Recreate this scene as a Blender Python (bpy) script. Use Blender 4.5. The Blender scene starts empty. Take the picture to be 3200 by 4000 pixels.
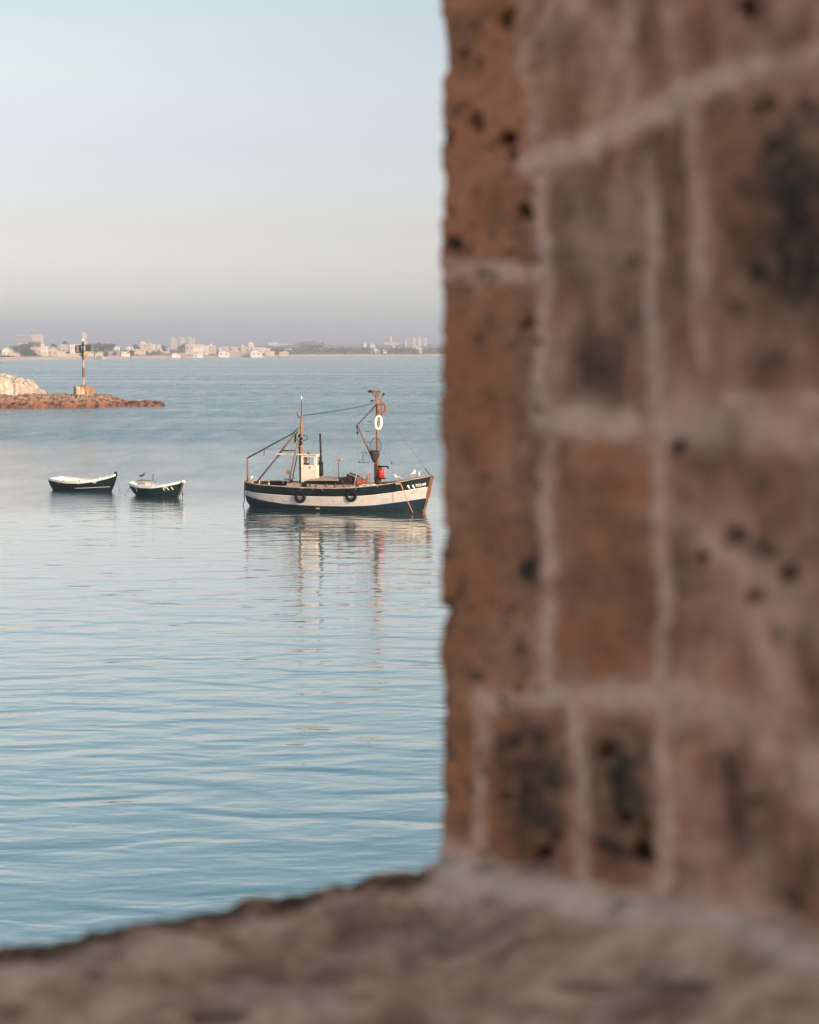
import bpy, math, random
import numpy as np
from mathutils import Vector, Matrix
R = math.radians
SC = bpy.context.scene
COL = SC.collection

# ------------------------------------------------------------------ camera
F = 5555.556      # focal length in photograph pixels (50 mm on a 28.8 x 36 mm frame)
HC = 8.5          # camera height above the water
HY = 1365.0       # photograph row of the horizon
cam = bpy.data.cameras.new("camera"); camo = bpy.data.objects.new("camera", cam); COL.objects.link(camo)
cam.sensor_fit = 'VERTICAL'; cam.sensor_height = 36; cam.sensor_width = 28.8; cam.lens = 50
cam.clip_start = 0.05; cam.clip_end = 20000
camo.location = (0, 0, HC); camo.rotation_euler = (R(90), 0, 0)
cam.shift_y = -(2000 - HY) / 4000.0
cam.dof.use_dof = True; cam.dof.focus_distance = 78.0; cam.dof.aperture_fstop = 2.15
SC.camera = camo

# ------------------------------------------------------------------ sky and sun
SUN_AZ = R(43)    # to the right of straight behind the camera
SUN_EL = R(17)
sd = Vector((math.sin(SUN_AZ) * math.cos(SUN_EL), -math.cos(SUN_AZ) * math.cos(SUN_EL), math.sin(SUN_EL)))
w = bpy.data.worlds.new("World"); SC.world = w; w.use_nodes = True
nt = w.node_tree; nt.nodes.clear()
wo = nt.nodes.new('ShaderNodeOutputWorld'); bg = nt.nodes.new('ShaderNodeBackground')
sky = nt.nodes.new('ShaderNodeTexSky'); sky.sky_type = 'NISHITA'; sky.sun_disc = False
sky.sun_elevation = SUN_EL; sky.sun_rotation = math.atan2(sd.x, sd.y)
sky.air_density = 1.0; sky.dust_density = 2.0; sky.ozone_density = 1.2
bg.inputs['Strength'].default_value = 0.15
tc = nt.nodes.new('ShaderNodeTexCoord'); sep = nt.nodes.new('ShaderNodeSeparateXYZ')
nt.links.new(tc.outputs['Generated'], sep.inputs[0])
skyramp = nt.nodes.new('ShaderNodeValToRGB')
nt.links.new(sep.outputs['Z'], skyramp.inputs[0])
SKYTINT = [(0, (1.00, 1.24, 1.62)), (.0207, (1.16, 1.28, 1.68)), (.0476, (1.12, 1.01, 1.22)), (.083, (1.05, .85, .88)), (.136, (1.15, .88, .82)), (.188, (1.36, 1.04, .84)), (.234, (1.43, 1.13, .88)), (.5, (1.8, 1.45, 1.15)), (1, (1.9, 1.55, 1.25))]
def set_ramp(r, stops):
    el = r.color_ramp.elements
    while len(el) > 1: el.remove(el[-1])
    el[0].position = stops[0][0]; el[0].color = (*stops[0][1], 1)
    for p, c in stops[1:]:
        e = el.new(p); e.color = (*c, 1)
set_ramp(skyramp, SKYTINT)
mx = nt.nodes.new('ShaderNodeMixRGB'); mx.blend_type = 'MULTIPLY'; mx.inputs[0].default_value = 1
nt.links.new(sky.outputs[0], mx.inputs[1]); nt.links.new(skyramp.outputs[0], mx.inputs[2])
smp = nt.nodes.new('ShaderNodeMapping'); smp.inputs['Scale'].default_value = (1, 1, 5); nt.links.new(tc.outputs['Generated'], smp.inputs[0])
sno = nt.nodes.new('ShaderNodeTexNoise'); sno.inputs['Scale'].default_value = 2.6; sno.inputs['Detail'].default_value = 5; nt.links.new(smp.outputs[0], sno.inputs['Vector'])
srm = nt.nodes.new('ShaderNodeValToRGB'); set_ramp(srm, [(.3, (.955, .965, .985)), (.7, (1.045, 1.03, 1.01))]); nt.links.new(sno.outputs[0], srm.inputs[0])
mx2 = nt.nodes.new('ShaderNodeMixRGB'); mx2.blend_type = 'MULTIPLY'; mx2.inputs[0].default_value = 1
nt.links.new(mx.outputs[0], mx2.inputs[1]); nt.links.new(srm.outputs[0], mx2.inputs[2]); mx = mx2
nt.links.new(mx.outputs[0], bg.inputs[0]); nt.links.new(bg.outputs[0], wo.inputs[0])
sun = bpy.data.lights.new("sun", 'SUN'); suno = bpy.data.objects.new("sun", sun); COL.objects.link(suno)
sun.energy = 3.6; sun.angle = R(0.5); sun.color = (1.0, 0.84, 0.68)
suno.rotation_euler = sd.to_track_quat('Z', 'Y').to_euler(); suno.location = (60, -40, 60)
SC.view_settings.view_transform = 'Standard'; SC.view_settings.look = 'None'
SC.view_settings.gamma = 1; SC.view_settings.use_curve_mapping = False
SC.view_settings.exposure = 0.4
SC.cycles.max_bounces = 6; SC.cycles.volume_bounces = 0; SC.cycles.sample_clamp_indirect = 4
SC.cycles.use_denoising = True

# ------------------------------------------------------------------ helpers
rng = random.Random(7)
def P(px, py, d):                       # the point at distance d seen at photograph pixel px, py
    return Vector(((px - 1600) / F * d, d, HC + (HY - py) / F * d))

def _hash(i, j, k, s):
    n = (i * 374761393 + j * 668265263 + k * 2147483647 + s * 974634777) & 0xffffffff
    n = ((n ^ (n >> 13)) * 1274126177) & 0xffffffff
    n = n ^ (n >> 16)
    return (n & 0xffff) / 65535.0
def vnoise(x, y, z=0.0, seed=0):        # numpy value noise, 0..1
    x = np.asarray(x, float); y = np.asarray(y, float); z = np.asarray(z, float) + 0 * x
    i = np.floor(x).astype(np.int64); j = np.floor(y).astype(np.int64); k = np.floor(z).astype(np.int64)
    fx, fy, fz = x - i, y - j, z - k
    fx = fx * fx * (3 - 2 * fx); fy = fy * fy * (3 - 2 * fy); fz = fz * fz * (3 - 2 * fz)
    r = 0
    for a in (0, 1):
        for b in (0, 1):
            for c in (0, 1):
                wgt = (fx if a else 1 - fx) * (fy if b else 1 - fy) * (fz if c else 1 - fz)
                r = r + wgt * _hash(i + a, j + b, k + c, seed)
    return r
def fbm(x, y, z=0.0, oct=4, seed=0):
    s = 0; a = 0.5; t = 0
    for o in range(oct):
        s = s + a * vnoise(x * 2 ** o, y * 2 ** o, np.asarray(z) * 2 ** o, seed + o); t += a; a *= 0.5
    return s / t
def sstep(a, b, x):
    t = np.clip((x - a) / (b - a), 0, 1); return t * t * (3 - 2 * t)

def mat(name, c1, c2=None, scale=3.0, rough=0.7, metal=0.0, bump=0.0, c3=None, detail=6, stretch=(1, 1, 1), lo=0.35, hi=0.65, spec=0.5):
    m = bpy.data.materials.new(name); m.use_nodes = True; n = m.node_tree.nodes; l = m.node_tree.links
    b = n['Principled BSDF']; b.inputs['Roughness'].default_value = rough; b.inputs['Metallic'].default_value = metal
    b.inputs['Specular IOR Level'].default_value = spec
    b.inputs['Base Color'].default_value = (*c1, 1)
    if c2 is not None or bump:
        t = n.new('ShaderNodeTexCoord'); mp = n.new('ShaderNodeMapping'); mp.inputs['Scale'].default_value = stretch
        no = n.new('ShaderNodeTexNoise'); no.inputs['Scale'].default_value = scale; no.inputs['Detail'].default_value = detail
        no.inputs['Roughness'].default_value = 0.6
        l.new(t.outputs['Object'], mp.inputs[0]); l.new(mp.outputs[0], no.inputs['Vector'])
        if c2 is not None:
            r = n.new('ShaderNodeValToRGB')
            st = [(lo, c1), (hi, c2)] if c3 is None else [(lo, c1), ((lo + hi) / 2, c2), (hi, c3)]
            set_ramp(r, st); l.new(no.outputs[0], r.inputs[0]); l.new(r.outputs[0], b.inputs['Base Color'])
        if bump:
            bp = n.new('ShaderNodeBump'); bp.inputs['Strength'].default_value = 0.7; bp.inputs['Distance'].default_value = bump
            l.new(no.outputs[0], bp.inputs['Height']); l.new(bp.outputs[0], b.inputs['Normal'])
    return m

class MB:
    def __init__(s): s.v = []; s.f = []; s.m = []
    def add(s, vs, fs, mi=0):
        o = len(s.v); s.v += [tuple(v) for v in vs]; s.f += [tuple(i + o for i in f) for f in fs]; s.m += [mi] * len(fs); return s
    def box(s, c, d, rot=None, mi=0, taper=1.0):
        x, y, z = [k / 2 for k in d]; vs = []
        for sz in (-1, 1):
            t = taper if sz > 0 else 1
            for sx, sy in ((-1, -1), (1, -1), (1, 1), (-1, 1)):
                v = Vector((sx * x * t, sy * y * t, sz * z))
                if rot is not None: v = rot @ v
                vs.append(v + Vector(c))
        return s.add(vs, [(3, 2, 1, 0), (4, 5, 6, 7), (0, 1, 5, 4), (1, 2, 6, 5), (2, 3, 7, 6), (3, 0, 4, 7)], mi)
    def beam(s, a, b, wy, wz, mi=0):     # box from a to b
        a, b = Vector(a), Vector(b); d = b - a; q = d.to_track_quat('X', 'Z').to_matrix()
        return s.box((a + b) / 2, (d.length, wy, wz), q, mi)
    def tube(s, pts, r, n=8, mi=0, closed=False, cap=True):
        pts = [Vector(p) for p in pts]; N = len(pts)
        rs = r if isinstance(r, (list, tuple)) else [r] * N
        vs = []; up = None
        for i, p in enumerate(pts):
            if closed: t = pts[(i + 1) % N] - pts[i - 1]
            else: t = pts[min(i + 1, N - 1)] - pts[max(i - 1, 0)]
            t.normalize()
            if up is None: up = Vector((0, 0, 1)) if abs(t.z) < 0.9 else Vector((0, 1, 0))
            u = t.cross(up)
            if u.length < 1e-4: u = t.cross(Vector((1, 0, 0)))
            u.normalize(); v = u.cross(t).normalized(); up = v
            for k in range(n):
                a = 2 * math.pi * k / n; vs.append(p + (u * math.cos(a) + v * math.sin(a)) * rs[i])
        fs = []
        for i in range(N if closed else N - 1):
            j = (i + 1) % N
            for k in range(n):
                k2 = (k + 1) % n; fs.append((i * n + k, i * n + k2, j * n + k2, j * n + k))
        if cap and not closed:
            fs.append(tuple(range(n))[::-1]); fs.append(tuple((N - 1) * n + k for k in range(n)))
        return s.add(vs, fs, mi)
    def torus(s, c, R1, r, rot=None, n=28, m=10, mi=0, sx=1.0, sz=1.0):
        pts = []
        for k in range(n):
            a = 2 * math.pi * k / n; v = Vector((math.cos(a) * R1 * sx, 0, math.sin(a) * R1 * sz))
            if rot is not None: v = rot @ v
            pts.append(v + Vector(c))
        return s.tube(pts, r, m, mi, closed=True)
    def ell(s, c, rad, rot=None, n=12, m=8, mi=0, jit=0.0, seed=0):
        rr = random.Random(seed); vs = [None]; fs = []
        vs = []
        for i in range(1, m):
            th = math.pi * i / m
            for k in range(n):
                a = 2 * math.pi * k / n; j = 1 + rr.uniform(-jit, jit)
                vs.append(Vector((math.sin(th) * math.cos(a) * rad[0] * j, math.sin(th) * math.sin(a) * rad[1] * j, math.cos(th) * rad[2] * j)))
        vs.append(Vector((0, 0, rad[2]))); vs.append(Vector((0, 0, -rad[2])))
        vs = [(rot @ v if rot is not None else v) + Vector(c) for v in vs]
        for i in range(m - 2):
            for k in range(n):
                k2 = (k + 1) % n; fs.append((i * n + k, (i + 1) * n + k, (i + 1) * n + k2, i * n + k2))
        T = (m - 1) * n
        for k in range(n):
            fs.append((T, k, (k + 1) % n)); fs.append((T + 1, (m - 2) * n + (k + 1) % n, (m - 2) * n + k))
        return s.add(vs, fs, mi)
    def prism(s, poly, y0, y1, mi=0):    # polygon in x,z extruded along y
        n = len(poly); vs = [(x, y0, z) for x, z in poly] + [(x, y1, z) for x, z in poly]
        fs = [tuple(range(n)), tuple(range(2 * n - 1, n - 1, -1))] + [(i, i + n, (i + 1) % n + n, (i + 1) % n) for i in range(n)]
        return s.add(vs, fs, mi)
    def build(s, name, mats, parent=None, smooth=False):
        me = bpy.data.meshes.new(name); me.from_pydata(s.v, [], s.f); me.update()
        if not isinstance(mats, (list, tuple)): mats = [mats]
        for m in mats: me.materials.append(m)
        if len(mats) > 1: me.polygons.foreach_set('material_index', s.m)
        me.validate()
        import bmesh
        bm = bmesh.new(); bm.from_mesh(me); bmesh.ops.recalc_face_normals(bm, faces=bm.faces[:]); bm.to_mesh(me); bm.free()
        if smooth:
            me.polygons.foreach_set('use_smooth', [True] * len(me.polygons))
        o = bpy.data.objects.new(name, me); COL.objects.link(o)
        if parent is not None: o.parent = parent
        return o
def tag(o, label=None, cat=None, group=None, kind=None):
    if label: o['label'] = label
    if cat: o['category'] = cat
    if group: o['group'] = group
    if kind: o['kind'] = kind
    return o
def empty(name, loc, rz=0.0, label=None, cat=None, group=None):
    o = bpy.data.objects.new(name, None); COL.objects.link(o); o.location = loc; o.rotation_euler = (0, 0, rz)
    o.empty_display_size = 0.2
    return tag(o, label, cat, group)
def grid_mesh(name, X, Y, Z, mats, attrs=None, parent=None):
    n, m = X.shape
    co = np.stack([X, Y, Z], -1).reshape(-1, 3)
    idx = np.arange(n * m).reshape(n, m)
    q = np.stack([idx[:-1, :-1], idx[1:, :-1], idx[1:, 1:], idx[:-1, 1:]], -1).reshape(-1, 4)
    me = bpy.data.meshes.new(name); me.vertices.add(len(co)); me.vertices.foreach_set('co', co.ravel())
    me.loops.add(q.size); me.loops.foreach_set('vertex_index', q.ravel().astype(np.int32))
    me.polygons.add(len(q)); me.polygons.foreach_set('loop_start', np.arange(0, q.size, 4, dtype=np.int32))
    me.polygons.foreach_set('loop_total', np.full(len(q), 4, dtype=np.int32))
    me.polygons.foreach_set('use_smooth', np.ones(len(q), dtype=bool))
    me.update(calc_edges=True)
    for k, a in (attrs or {}).items():
        at = me.attributes.new(k, 'FLOAT', 'POINT'); at.data.foreach_set('value', a.ravel().astype(np.float32))
    for m_ in (mats if isinstance(mats, (list, tuple)) else [mats]): me.materials.append(m_)
    o = bpy.data.objects.new(name, me); COL.objects.link(o)
    if parent is not None: o.parent = parent
    return o
def dup(root, loc, rz=None, label=None, group=None):
    r = root.copy(); COL.objects.link(r); r.location = loc
    if rz is not None: r.rotation_euler = (0, 0, rz)
    if label: r['label'] = label
    if group: r['group'] = group
    for ch in list(root.children):
        c = ch.copy(); COL.objects.link(c); c.parent = r
        for g in list(ch.children):
            d = g.copy(); COL.objects.link(d); d.parent = c
    return r

# ------------------------------------------------------------------ water
def water_mat():
    m = bpy.data.materials.new("sea_water"); m.use_nodes = True; n = m.node_tree.nodes; l = m.node_tree.links
    b = n['Principled BSDF']; n.remove(b)
    dif = n.new('ShaderNodeBsdfDiffuse'); dif.inputs['Color'].default_value = (0.010, 0.145, 0.185, 1)
    b = n.new('ShaderNodeBsdfGlossy'); b.inputs['Color'].default_value = (1, .98, .945, 1); fr = n.new('ShaderNodeFresnel'); fr.inputs['IOR'].default_value = 1.33; pw = n.new('ShaderNodeMath'); pw.operation = 'POWER'; l.new(fr.outputs[0], pw.inputs[0]); pw.inputs[1].default_value = .50; pm = n.new('ShaderNodeMath'); pm.operation = 'MULTIPLY'; pm.use_clamp = True; l.new(pw.outputs[0], pm.inputs[0]); pm.inputs[1].default_value = 1.31
    ms = n.new('ShaderNodeMixShader'); l.new(pm.outputs[0], ms.inputs[0]); l.new(dif.outputs[0], ms.inputs[1]); l.new(b.outputs[0], ms.inputs[2])
    l.new(ms.outputs[0], n['Material Output'].inputs[0])
    g = n.new('ShaderNodeNewGeometry')
    def noise(sx, sy, scale, det=2.0, rough=0.5, rot=0.0, off=0.0, dist=0.0):
        mp = n.new('ShaderNodeMapping'); mp.inputs['Scale'].default_value = (sx, sy, 1); mp.inputs['Rotation'].default_value = (0, 0, rot)
        mp.inputs['Location'].default_value = (off, off * .7, 0)
        t = n.new('ShaderNodeTexNoise'); t.inputs['Scale'].default_value = scale; t.inputs['Detail'].default_value = det
        t.inputs['Roughness'].default_value = rough; t.inputs['Distortion'].default_value = dist
        l.new(g.outputs['Position'], mp.inputs[0]); l.new(mp.outputs[0], t.inputs['Vector']); return t.outputs[0]
    def math_(op, a, c):
        k = n.new('ShaderNodeMath'); k.operation = op
        for i, q in enumerate((a, c)):
            if isinstance(q, (int, float)): k.inputs[i].default_value = q
            else: l.new(q, k.inputs[i])
        return k.outputs[0]
    swell = noise(0.34, 1.0, 1.0, 1.2, 0.45, R(4), 0.0, 0.7)
    rip = noise(0.8, 2.0, 1.0, 2.0, 0.55, R(-6), 31.0, 0.3)
    chop = noise(1.3, 2.4, 1.7, 4.0, 0.6, R(10), 77.0, 0.2)
    s2 = n.new('ShaderNodeSeparateXYZ'); l.new(g.outputs['Position'], s2.inputs[0])
    mr = n.new('ShaderNodeMapRange'); mr.inputs['From Min'].default_value = 78; mr.inputs['From Max'].default_value = 135
    mr.inputs['To Min'].default_value = 0.0; mr.inputs['To Max'].default_value = 1.0
    wob = noise(0.012, 0.03, 1.0, 2.0, 0.5, 0.0, 5.0)
    yy = math_('ADD', s2.outputs['Y'], math_('MULTIPLY', math_('SUBTRACT', wob, 0.5), 70.0))
    l.new(yy, mr.inputs['Value'])
    patch = noise(0.010, 0.045, 1.0, 3.0, 0.5, R(3), 12.0)       # wind patches and calm lanes
    pr = n.new('ShaderNodeMapRange'); pr.inputs['From Min'].default_value = 0.40; pr.inputs['From Max'].default_value = 0.62
    pr.inputs['To Min'].default_value = 1.0; pr.inputs['To Max'].default_value = 0.45
    l.new(patch, pr.inputs['Value'])
    streak = noise(0.35, 0.10, 1.0, 3.0, 0.6, R(2), 55.0)
    wind = math_('MULTIPLY', math_('MULTIPLY', mr.outputs[0], pr.outputs[0]), math_('ADD', -.35, math_('MULTIPLY', streak, 2.6)))
    cm = n.new('ShaderNodeMapRange'); cm.inputs['From Min'].default_value = 26; cm.inputs['From Max'].default_value = 62
    cm.inputs['To Min'].default_value = 1.0; cm.inputs['To Max'].default_value = 0.55; l.new(math_('ADD', s2.outputs['Y'], math_('MULTIPLY', math_('SUBTRACT', wob, 0.5), 20.0)), cm.inputs['Value'])
    h = math_('MULTIPLY', math_('ADD', math_('MULTIPLY', swell, WAVE[0]), math_('MULTIPLY', rip, WAVE[1])), cm.outputs[0])
    h = math_('ADD', h, math_('MULTIPLY', chop, math_('ADD', math_('MULTIPLY', wind, WAVE[2]), WAVE[3])))
    bp = n.new('ShaderNodeBump'); bp.inputs['Strength'].default_value = 1.0; bp.inputs['Distance'].default_value = 1.0
    l.new(h, bp.inputs['Height']); [l.new(bp.outputs[0], k.inputs['Normal']) for k in (b, dif, fr)]
    l.new(math_('MULTIPLY', pm.outputs[0], math_('SUBTRACT', 1.0, math_('MULTIPLY', mr.outputs[0], 0.24))), ms.inputs[0])
    rr = math_('ADD', 0.07, math_('MULTIPLY', wind, 0.22)); l.new(rr, b.inputs['Roughness'])
    return m
WAVE = (0.080, 0.030, 0.27, 0.004)
SEA = water_mat()
wm = MB(); wm.add([(-1500, 1.0, 0), (1500, 1.0, 0), (1500, 2600, 0), (-1500, 2600, 0)], [(0, 1, 2, 3)])
tag(wm.build("water", SEA), kind='structure')
sb = MB(); sb.box((0, 1290, -1.2), (2990, 2590, 0.4))
tag(sb.build("seabed", mat("seabed_sand", (.12, .13, .10))), kind='structure')

# ------------------------------------------------------------------ far shore
def shore_d(px): return 1049 + (1816 - 1049) * np.clip((px) / 1700.0, -0.6, 1.6)
SAND = mat("beach_sand", (.52, .40, .30), (.62, .49, .38), scale=.02, rough=.95, c3=(.45, .35, .27))
LAND = mat("scrub_land", (.16, .14, .09), (.30, .25, .18), scale=.012, rough=.95, c3=(.10, .11, .06))
def land_grid(name, t0, t1, zf, m, nt_=20):
    pxs = np.linspace(-900, 3000, 240); t = np.linspace(t0, t1, nt_)
    PX, T = np.meshgrid(pxs, t, indexing='ij')
    d0 = shore_d(PX) + 14 * (vnoise(PX / 120, PX * 0) - .5)
    D = d0 + T; X = (PX - 1600) / F * d0 * (1 + T / 4000.0)
    Z = zf(T, X, D)
    return grid_mesh(name, X, D, Z, m)
def zl(T, X, D):
    return -0.5 + np.clip(T / 130, 0, 1) * 2.6 + np.clip((T - 120) / 1500, 0, 1.5) * 3.5 + (vnoise(X / 30, D / 30) - .5) * .8 * np.clip(T / 60, 0, 1)
tag(land_grid("beach", 0, 190, zl, SAND), kind='structure')
tag(land_grid("ground", 186, 2300, lambda T, X, D: zl(T, X, D) + .05, LAND, 60), kind='structure')
# low ridge behind the right hand woods
pxs = np.linspace(300, 3000, 200); tt = np.linspace(0, 1, 12)
PX, T = np.meshgrid(pxs, tt, indexing='ij')
D = 2900 + 500 * T
prof = np.interp(PX, [300, 900, 1060, 1150, 1190, 1230, 1270, 1350, 1450, 1700, 3000], [0, 5, 13, 15, 22, 24, 17, 13, 16, 16, 12])
HILL = mat("hill_scrub", (.10, .12, .08), (.16, .17, .11), scale=.02, rough=.95)
tag(grid_mesh("hills", (PX - 1600) / F * D, D, 4 + prof * np.sin(np.clip(T * 1.3, 0, 1) * math.pi / 2) * (0.85 + .3 * vnoise(PX / 25, T * 3)) - 8 * (1 - np.clip(T * 8, 0, 1)), HILL), kind='structure')

def gz(d, px):  # ground height at a place on the far shore
    T = d - float(shore_d(px)); return float(-0.5 + min(max(T / 130, 0), 1) * 2.6 + min(max((T - 120) / 1500, 0), 1.5) * 3.5) - 0.4

WALLS = {
 'cream': mat("render_cream", (.52, .45, .37), (.43, .37, .30), scale=.15, rough=.9),
 'white': mat("render_white", (.62, .60, .57), (.53, .51, .48), scale=.15, rough=.9),
 'peach': mat("render_peach", (.46, .41, .37), (.40, .35, .32), scale=.15, rough=.9),
 'grey': mat("render_grey", (.27, .28, .30), (.22, .23, .25), scale=.15, rough=.9),
 'mauve': mat("render_mauve", (.34, .29, .28), (.27, .24, .23), scale=.15, rough=.9),
}
ROOFT = mat("roof_tiles", (.38, .30, .26), (.30, .25, .22), scale=.8, rough=.9)
ROOFP = mat("roof_pale", (.60, .52, .45), (.5, .44, .38), scale=.4, rough=.9)
GLASS = mat("window_dark", (.16, .15, .15), rough=.4)
def building(px0, px1, yt, yb, d, col, kind, label, nw=0, nf=1, name='house', depth=None, yaw=0.0):
    cx = ((px0 + px1) / 2 - 1600) / F * d; wd = (px1 - px0) / F * d; zt = HC + (HY - yt) / F * d
    g = gz(d, (px0 + px1) / 2) if yb is None else min(HC + (HY - yb) / F * d, 30)
    dp = depth or max(wd * .7, 7)
    root = empty(name, (cx, d + dp / 2, g), yaw, label, 'building' if name != 'house' else 'house', 'buildings of the town across the bay')
    h = zt - g; m = WALLS[col]
    if kind == 'gable':
        he = h * .66
        b = MB(); b.prism([(-wd / 2, -3), (wd / 2, -3), (wd / 2, he), (0, h - .25), (-wd / 2, he)], -dp / 2, dp / 2); b.build('wall', m, root)
        r = MB(); o = .5; t = .35
        for sg in (-1, 1):
            p = [(sg * (wd / 2 + o), he - o * (h - he) / (wd / 2)), (0, h), (0, h + t), (sg * (wd / 2 + o), he - o * (h - he) / (wd / 2) + t)]
            r.prism(p, -dp / 2 - .5, dp / 2 + .5)
        r.build('roof', ROOFT, root)
    elif kind == 'dome':
        b = MB(); b.box((0, 0, (h * .6 - 3) / 2), (wd * .8, dp, h * .6 + 3)); b.build('wall', m, root)
        r = MB(); r.ell((0, 0, h * .6), (wd / 2, dp * .55, h * .4), n=20, m=10); r.build('roof', m, root, True)
        he = h * .6
    else:
        b = MB(); b.box((0, 0, (h - 3) / 2), (wd, dp, h + 3)); b.build('wall', m, root)
        r = MB(); r.box((0, 0, h + .25), (wd + .6, dp + .6, .5))
        if kind == 'stair': r.box((-wd * .22, 0, h + 1.6), (wd * .3, dp * .5, 2.2))
        r.build('roof', ROOFP, root); he = h
    if nw:
        for j in range(nf):
            for i in range(nw):
                ww = wd / nw * .32; wh = min(he / nf * .42, 1.8 if name == 'house' else 99)
                q = MB(); q.box((-wd / 2 + wd * (i + .5) / nw, -dp / 2 - .02, he * (j + .55) / nf), (ww, .12, wh)); q.build('window', GLASS, root)
    return root
B_ = building
# left part of the town
B_(8, 44, 1355, None, 1230, 'white', 'gable', "white gabled house nearest the left edge of the far shore", 2, 1)
B_(34, 69, 1375, 1393, 1190, 'cream', 'gable', "low cream gabled shed on the beach, right of the leftmost gabled house")
B_(61, 119, 1311, None, 2300, 'grey', 'flat', "wide grey hazy block, leftmost tall building on the far shore", 5, 4, 'apartment_block')
B_(77, 104, 1343, None, 1700, 'cream', 'flat', "small pale block in front of the wide grey hazy block", 3, 1, 'apartment_block')
B_(116, 135, 1291, None, 2350, 'grey', 'flat', "tallest narrow tower between the wide grey block and the pale upper block", 1, 5, 'tower_block')
B_(126, 163, 1308, None, 2200, 'cream', 'flat', "large pale sunlit block standing tallest over the left of town", 3, 4, 'tower_block')
B_(121, 143, 1360, 1384, 1400, 'mauve', 'flat', "small mauve house below the tall pale block", 1, 1)
B_(145, 160, 1362, 1388, 1330, 'peach', 'flat', "narrow peach house left of the tall white two window house", 1, 1)
B_(160, 181, 1354, 1391, 1260, 'white', 'stair', "tall narrow white house with two windows near the beach", 2, 2)
B_(184, 227, 1355, 1392, 1270, 'peach', 'gable', "wide peach gabled house left of the beacon", 2, 1)
B_(225, 249, 1375, 1390, 1240, 'cream', 'flat', "low cream hut right of the peach gabled house")
B_(236, 253, 1347, 1384, 1400, 'cream', 'flat', "cream end block of the long terrace behind the beacon", 2, 2)
B_(253, 274, 1350, 1384, 1410, 'mauve', 'flat', "mauve middle block of the long terrace behind the beacon", 2, 2)
B_(274, 303, 1347, 1374, 1380, 'white', 'flat', "bright white end block of the terrace just left of the beacon", 2, 1)
B_(258, 306, 1383, 1393, 1260, 'peach', 'flat', "long low peach wall building on the beach behind the beacon")
B_(320, 336, 1305, None, 2100, 'cream', 'stair', "pale tower block rising behind the top of the beacon", 2, 6, 'tower_block')
B_(330, 360, 1370, 1388, 1300, 'cream', 'gable', "pale gabled shed just right of the beacon pole")
B_(373, 407, 1374, 1392, 1240, 'cream', 'gable', "cream gabled shed on the beach, second right of the beacon")
B_(444, 465, 1354, None, 1800, 'white', 'flat', "small white block above the trees right of the beacon", 2, 1)
B_(425, 462, 1371, 1383, 1400, 'mauve', 'gable', "low mauve roofed shed beneath the small white block")
B_(474, 504, 1375, 1385, 1350, 'white', 'flat', "low white hut row in front of the white roofed villa", 2, 1)
B_(490, 523, 1352, 1370, 1600, 'white', 'gable', "white roofed villa left of the stepped cream block", 2, 1)
B_(525, 565, 1365, 1377, 1450, 'cream', 'flat', "long low cream building below the stepped cream block", 4, 1)
B_(543, 590, 1344, 1370, 1700, 'cream', 'stair', "stepped cream block between the villa and the narrow white block", 3, 2, 'apartment_block')
B_(592, 604, 1346, 1363, 1750, 'white', 'flat', "narrow white block right of the stepped cream block", 1, 2, 'apartment_block')
B_(614, 625, 1348, 1362, 1780, 'white', 'flat', "small square white block standing alone right of the narrow one", 1, 1)
B_(604, 657, 1359, 1371, 1650, 'peach', 'flat', "long low peach building under the small square white block", 4, 1)
B_(668, 691, 1324, None, 2900, 'cream', 'stair', "leftmost of three faint tall towers mid shore", 2, 6, 'tower_block')
B_(704, 725, 1322, None, 2900, 'cream', 'stair', "middle one of three faint tall towers mid shore", 2, 6, 'tower_block')
B_(735, 759, 1320, None, 2900, 'cream', 'stair', "rightmost of three faint tall towers mid shore", 2, 6, 'tower_block')
B_(672, 701, 1378, 1393, 1380, 'white', 'gable', "bright low gabled beach house below the three faint towers")
B_(724, 795, 1347, 1376, 1600, 'peach', 'flat', "large peach hall with wide white windowed front mid shore", 4, 1, 'hall')
B_(752, 792, 1351, 1362, 1560, 'white', 'flat', "white upper front of the large peach hall", 5, 1, 'hall', 12)
B_(762, 790, 1363, 1391, 1420, 'white', 'flat', "white columned building in front of the large peach hall", 5, 1, 'hall')
B_(753, 765, 1376, 1391, 1400, 'peach', 'flat', "small peach annex left of the white columned building")
B_(793, 812, 1352, 1376, 1620, 'white', 'flat', "white house joined right of the large peach hall", 2, 1)
B_(815, 842, 1351, 1376, 1640, 'peach', 'stair', "peach house with roof hut, second right of the peach hall", 2, 2)
B_(700, 752, 1382, 1392, 1400, 'mauve', 'flat', "low mauve sheds left of the white columned building", 3, 1)
B_(857, 869, 1357, 1370, 1750, 'white', 'flat', "smallest white house in the row of four mid shore", 1, 1)
B_(872, 893, 1357, 1370, 1750, 'peach', 'flat', "peach house, second in the row of four mid shore", 2, 1)
B_(905, 925, 1357, 1370, 1750, 'cream', 'flat', "cream house, third in the row of four mid shore", 2, 1)
B_(943, 960, 1355, 1370, 1750, 'cream', 'stair', "cream house with roof hut, last in the row of four", 2, 1)
B_(855, 894, 1369, 1391, 1480, 'white', 'gable', "white gabled beach house left of the long mauve warehouse", 2, 1)
B_(894, 980, 1372, 1390, 1520, 'mauve', 'flat', "long mauve warehouse between two white gabled beach houses", 0, 1, 'warehouse')
B_(961, 992, 1334, None, 2100, 'cream', 'dome', "round topped pale tower above the right gabled beach house", 2, 2, 'water_tower')
B_(988, 1033, 1358, 1370, 1800, 'white', 'flat', "long white low block right of the round topped tower", 5, 1)
B_(980, 1022, 1365, 1391, 1500, 'white', 'gable', "bright gabled beach house right of the long mauve warehouse", 2, 1)
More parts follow.
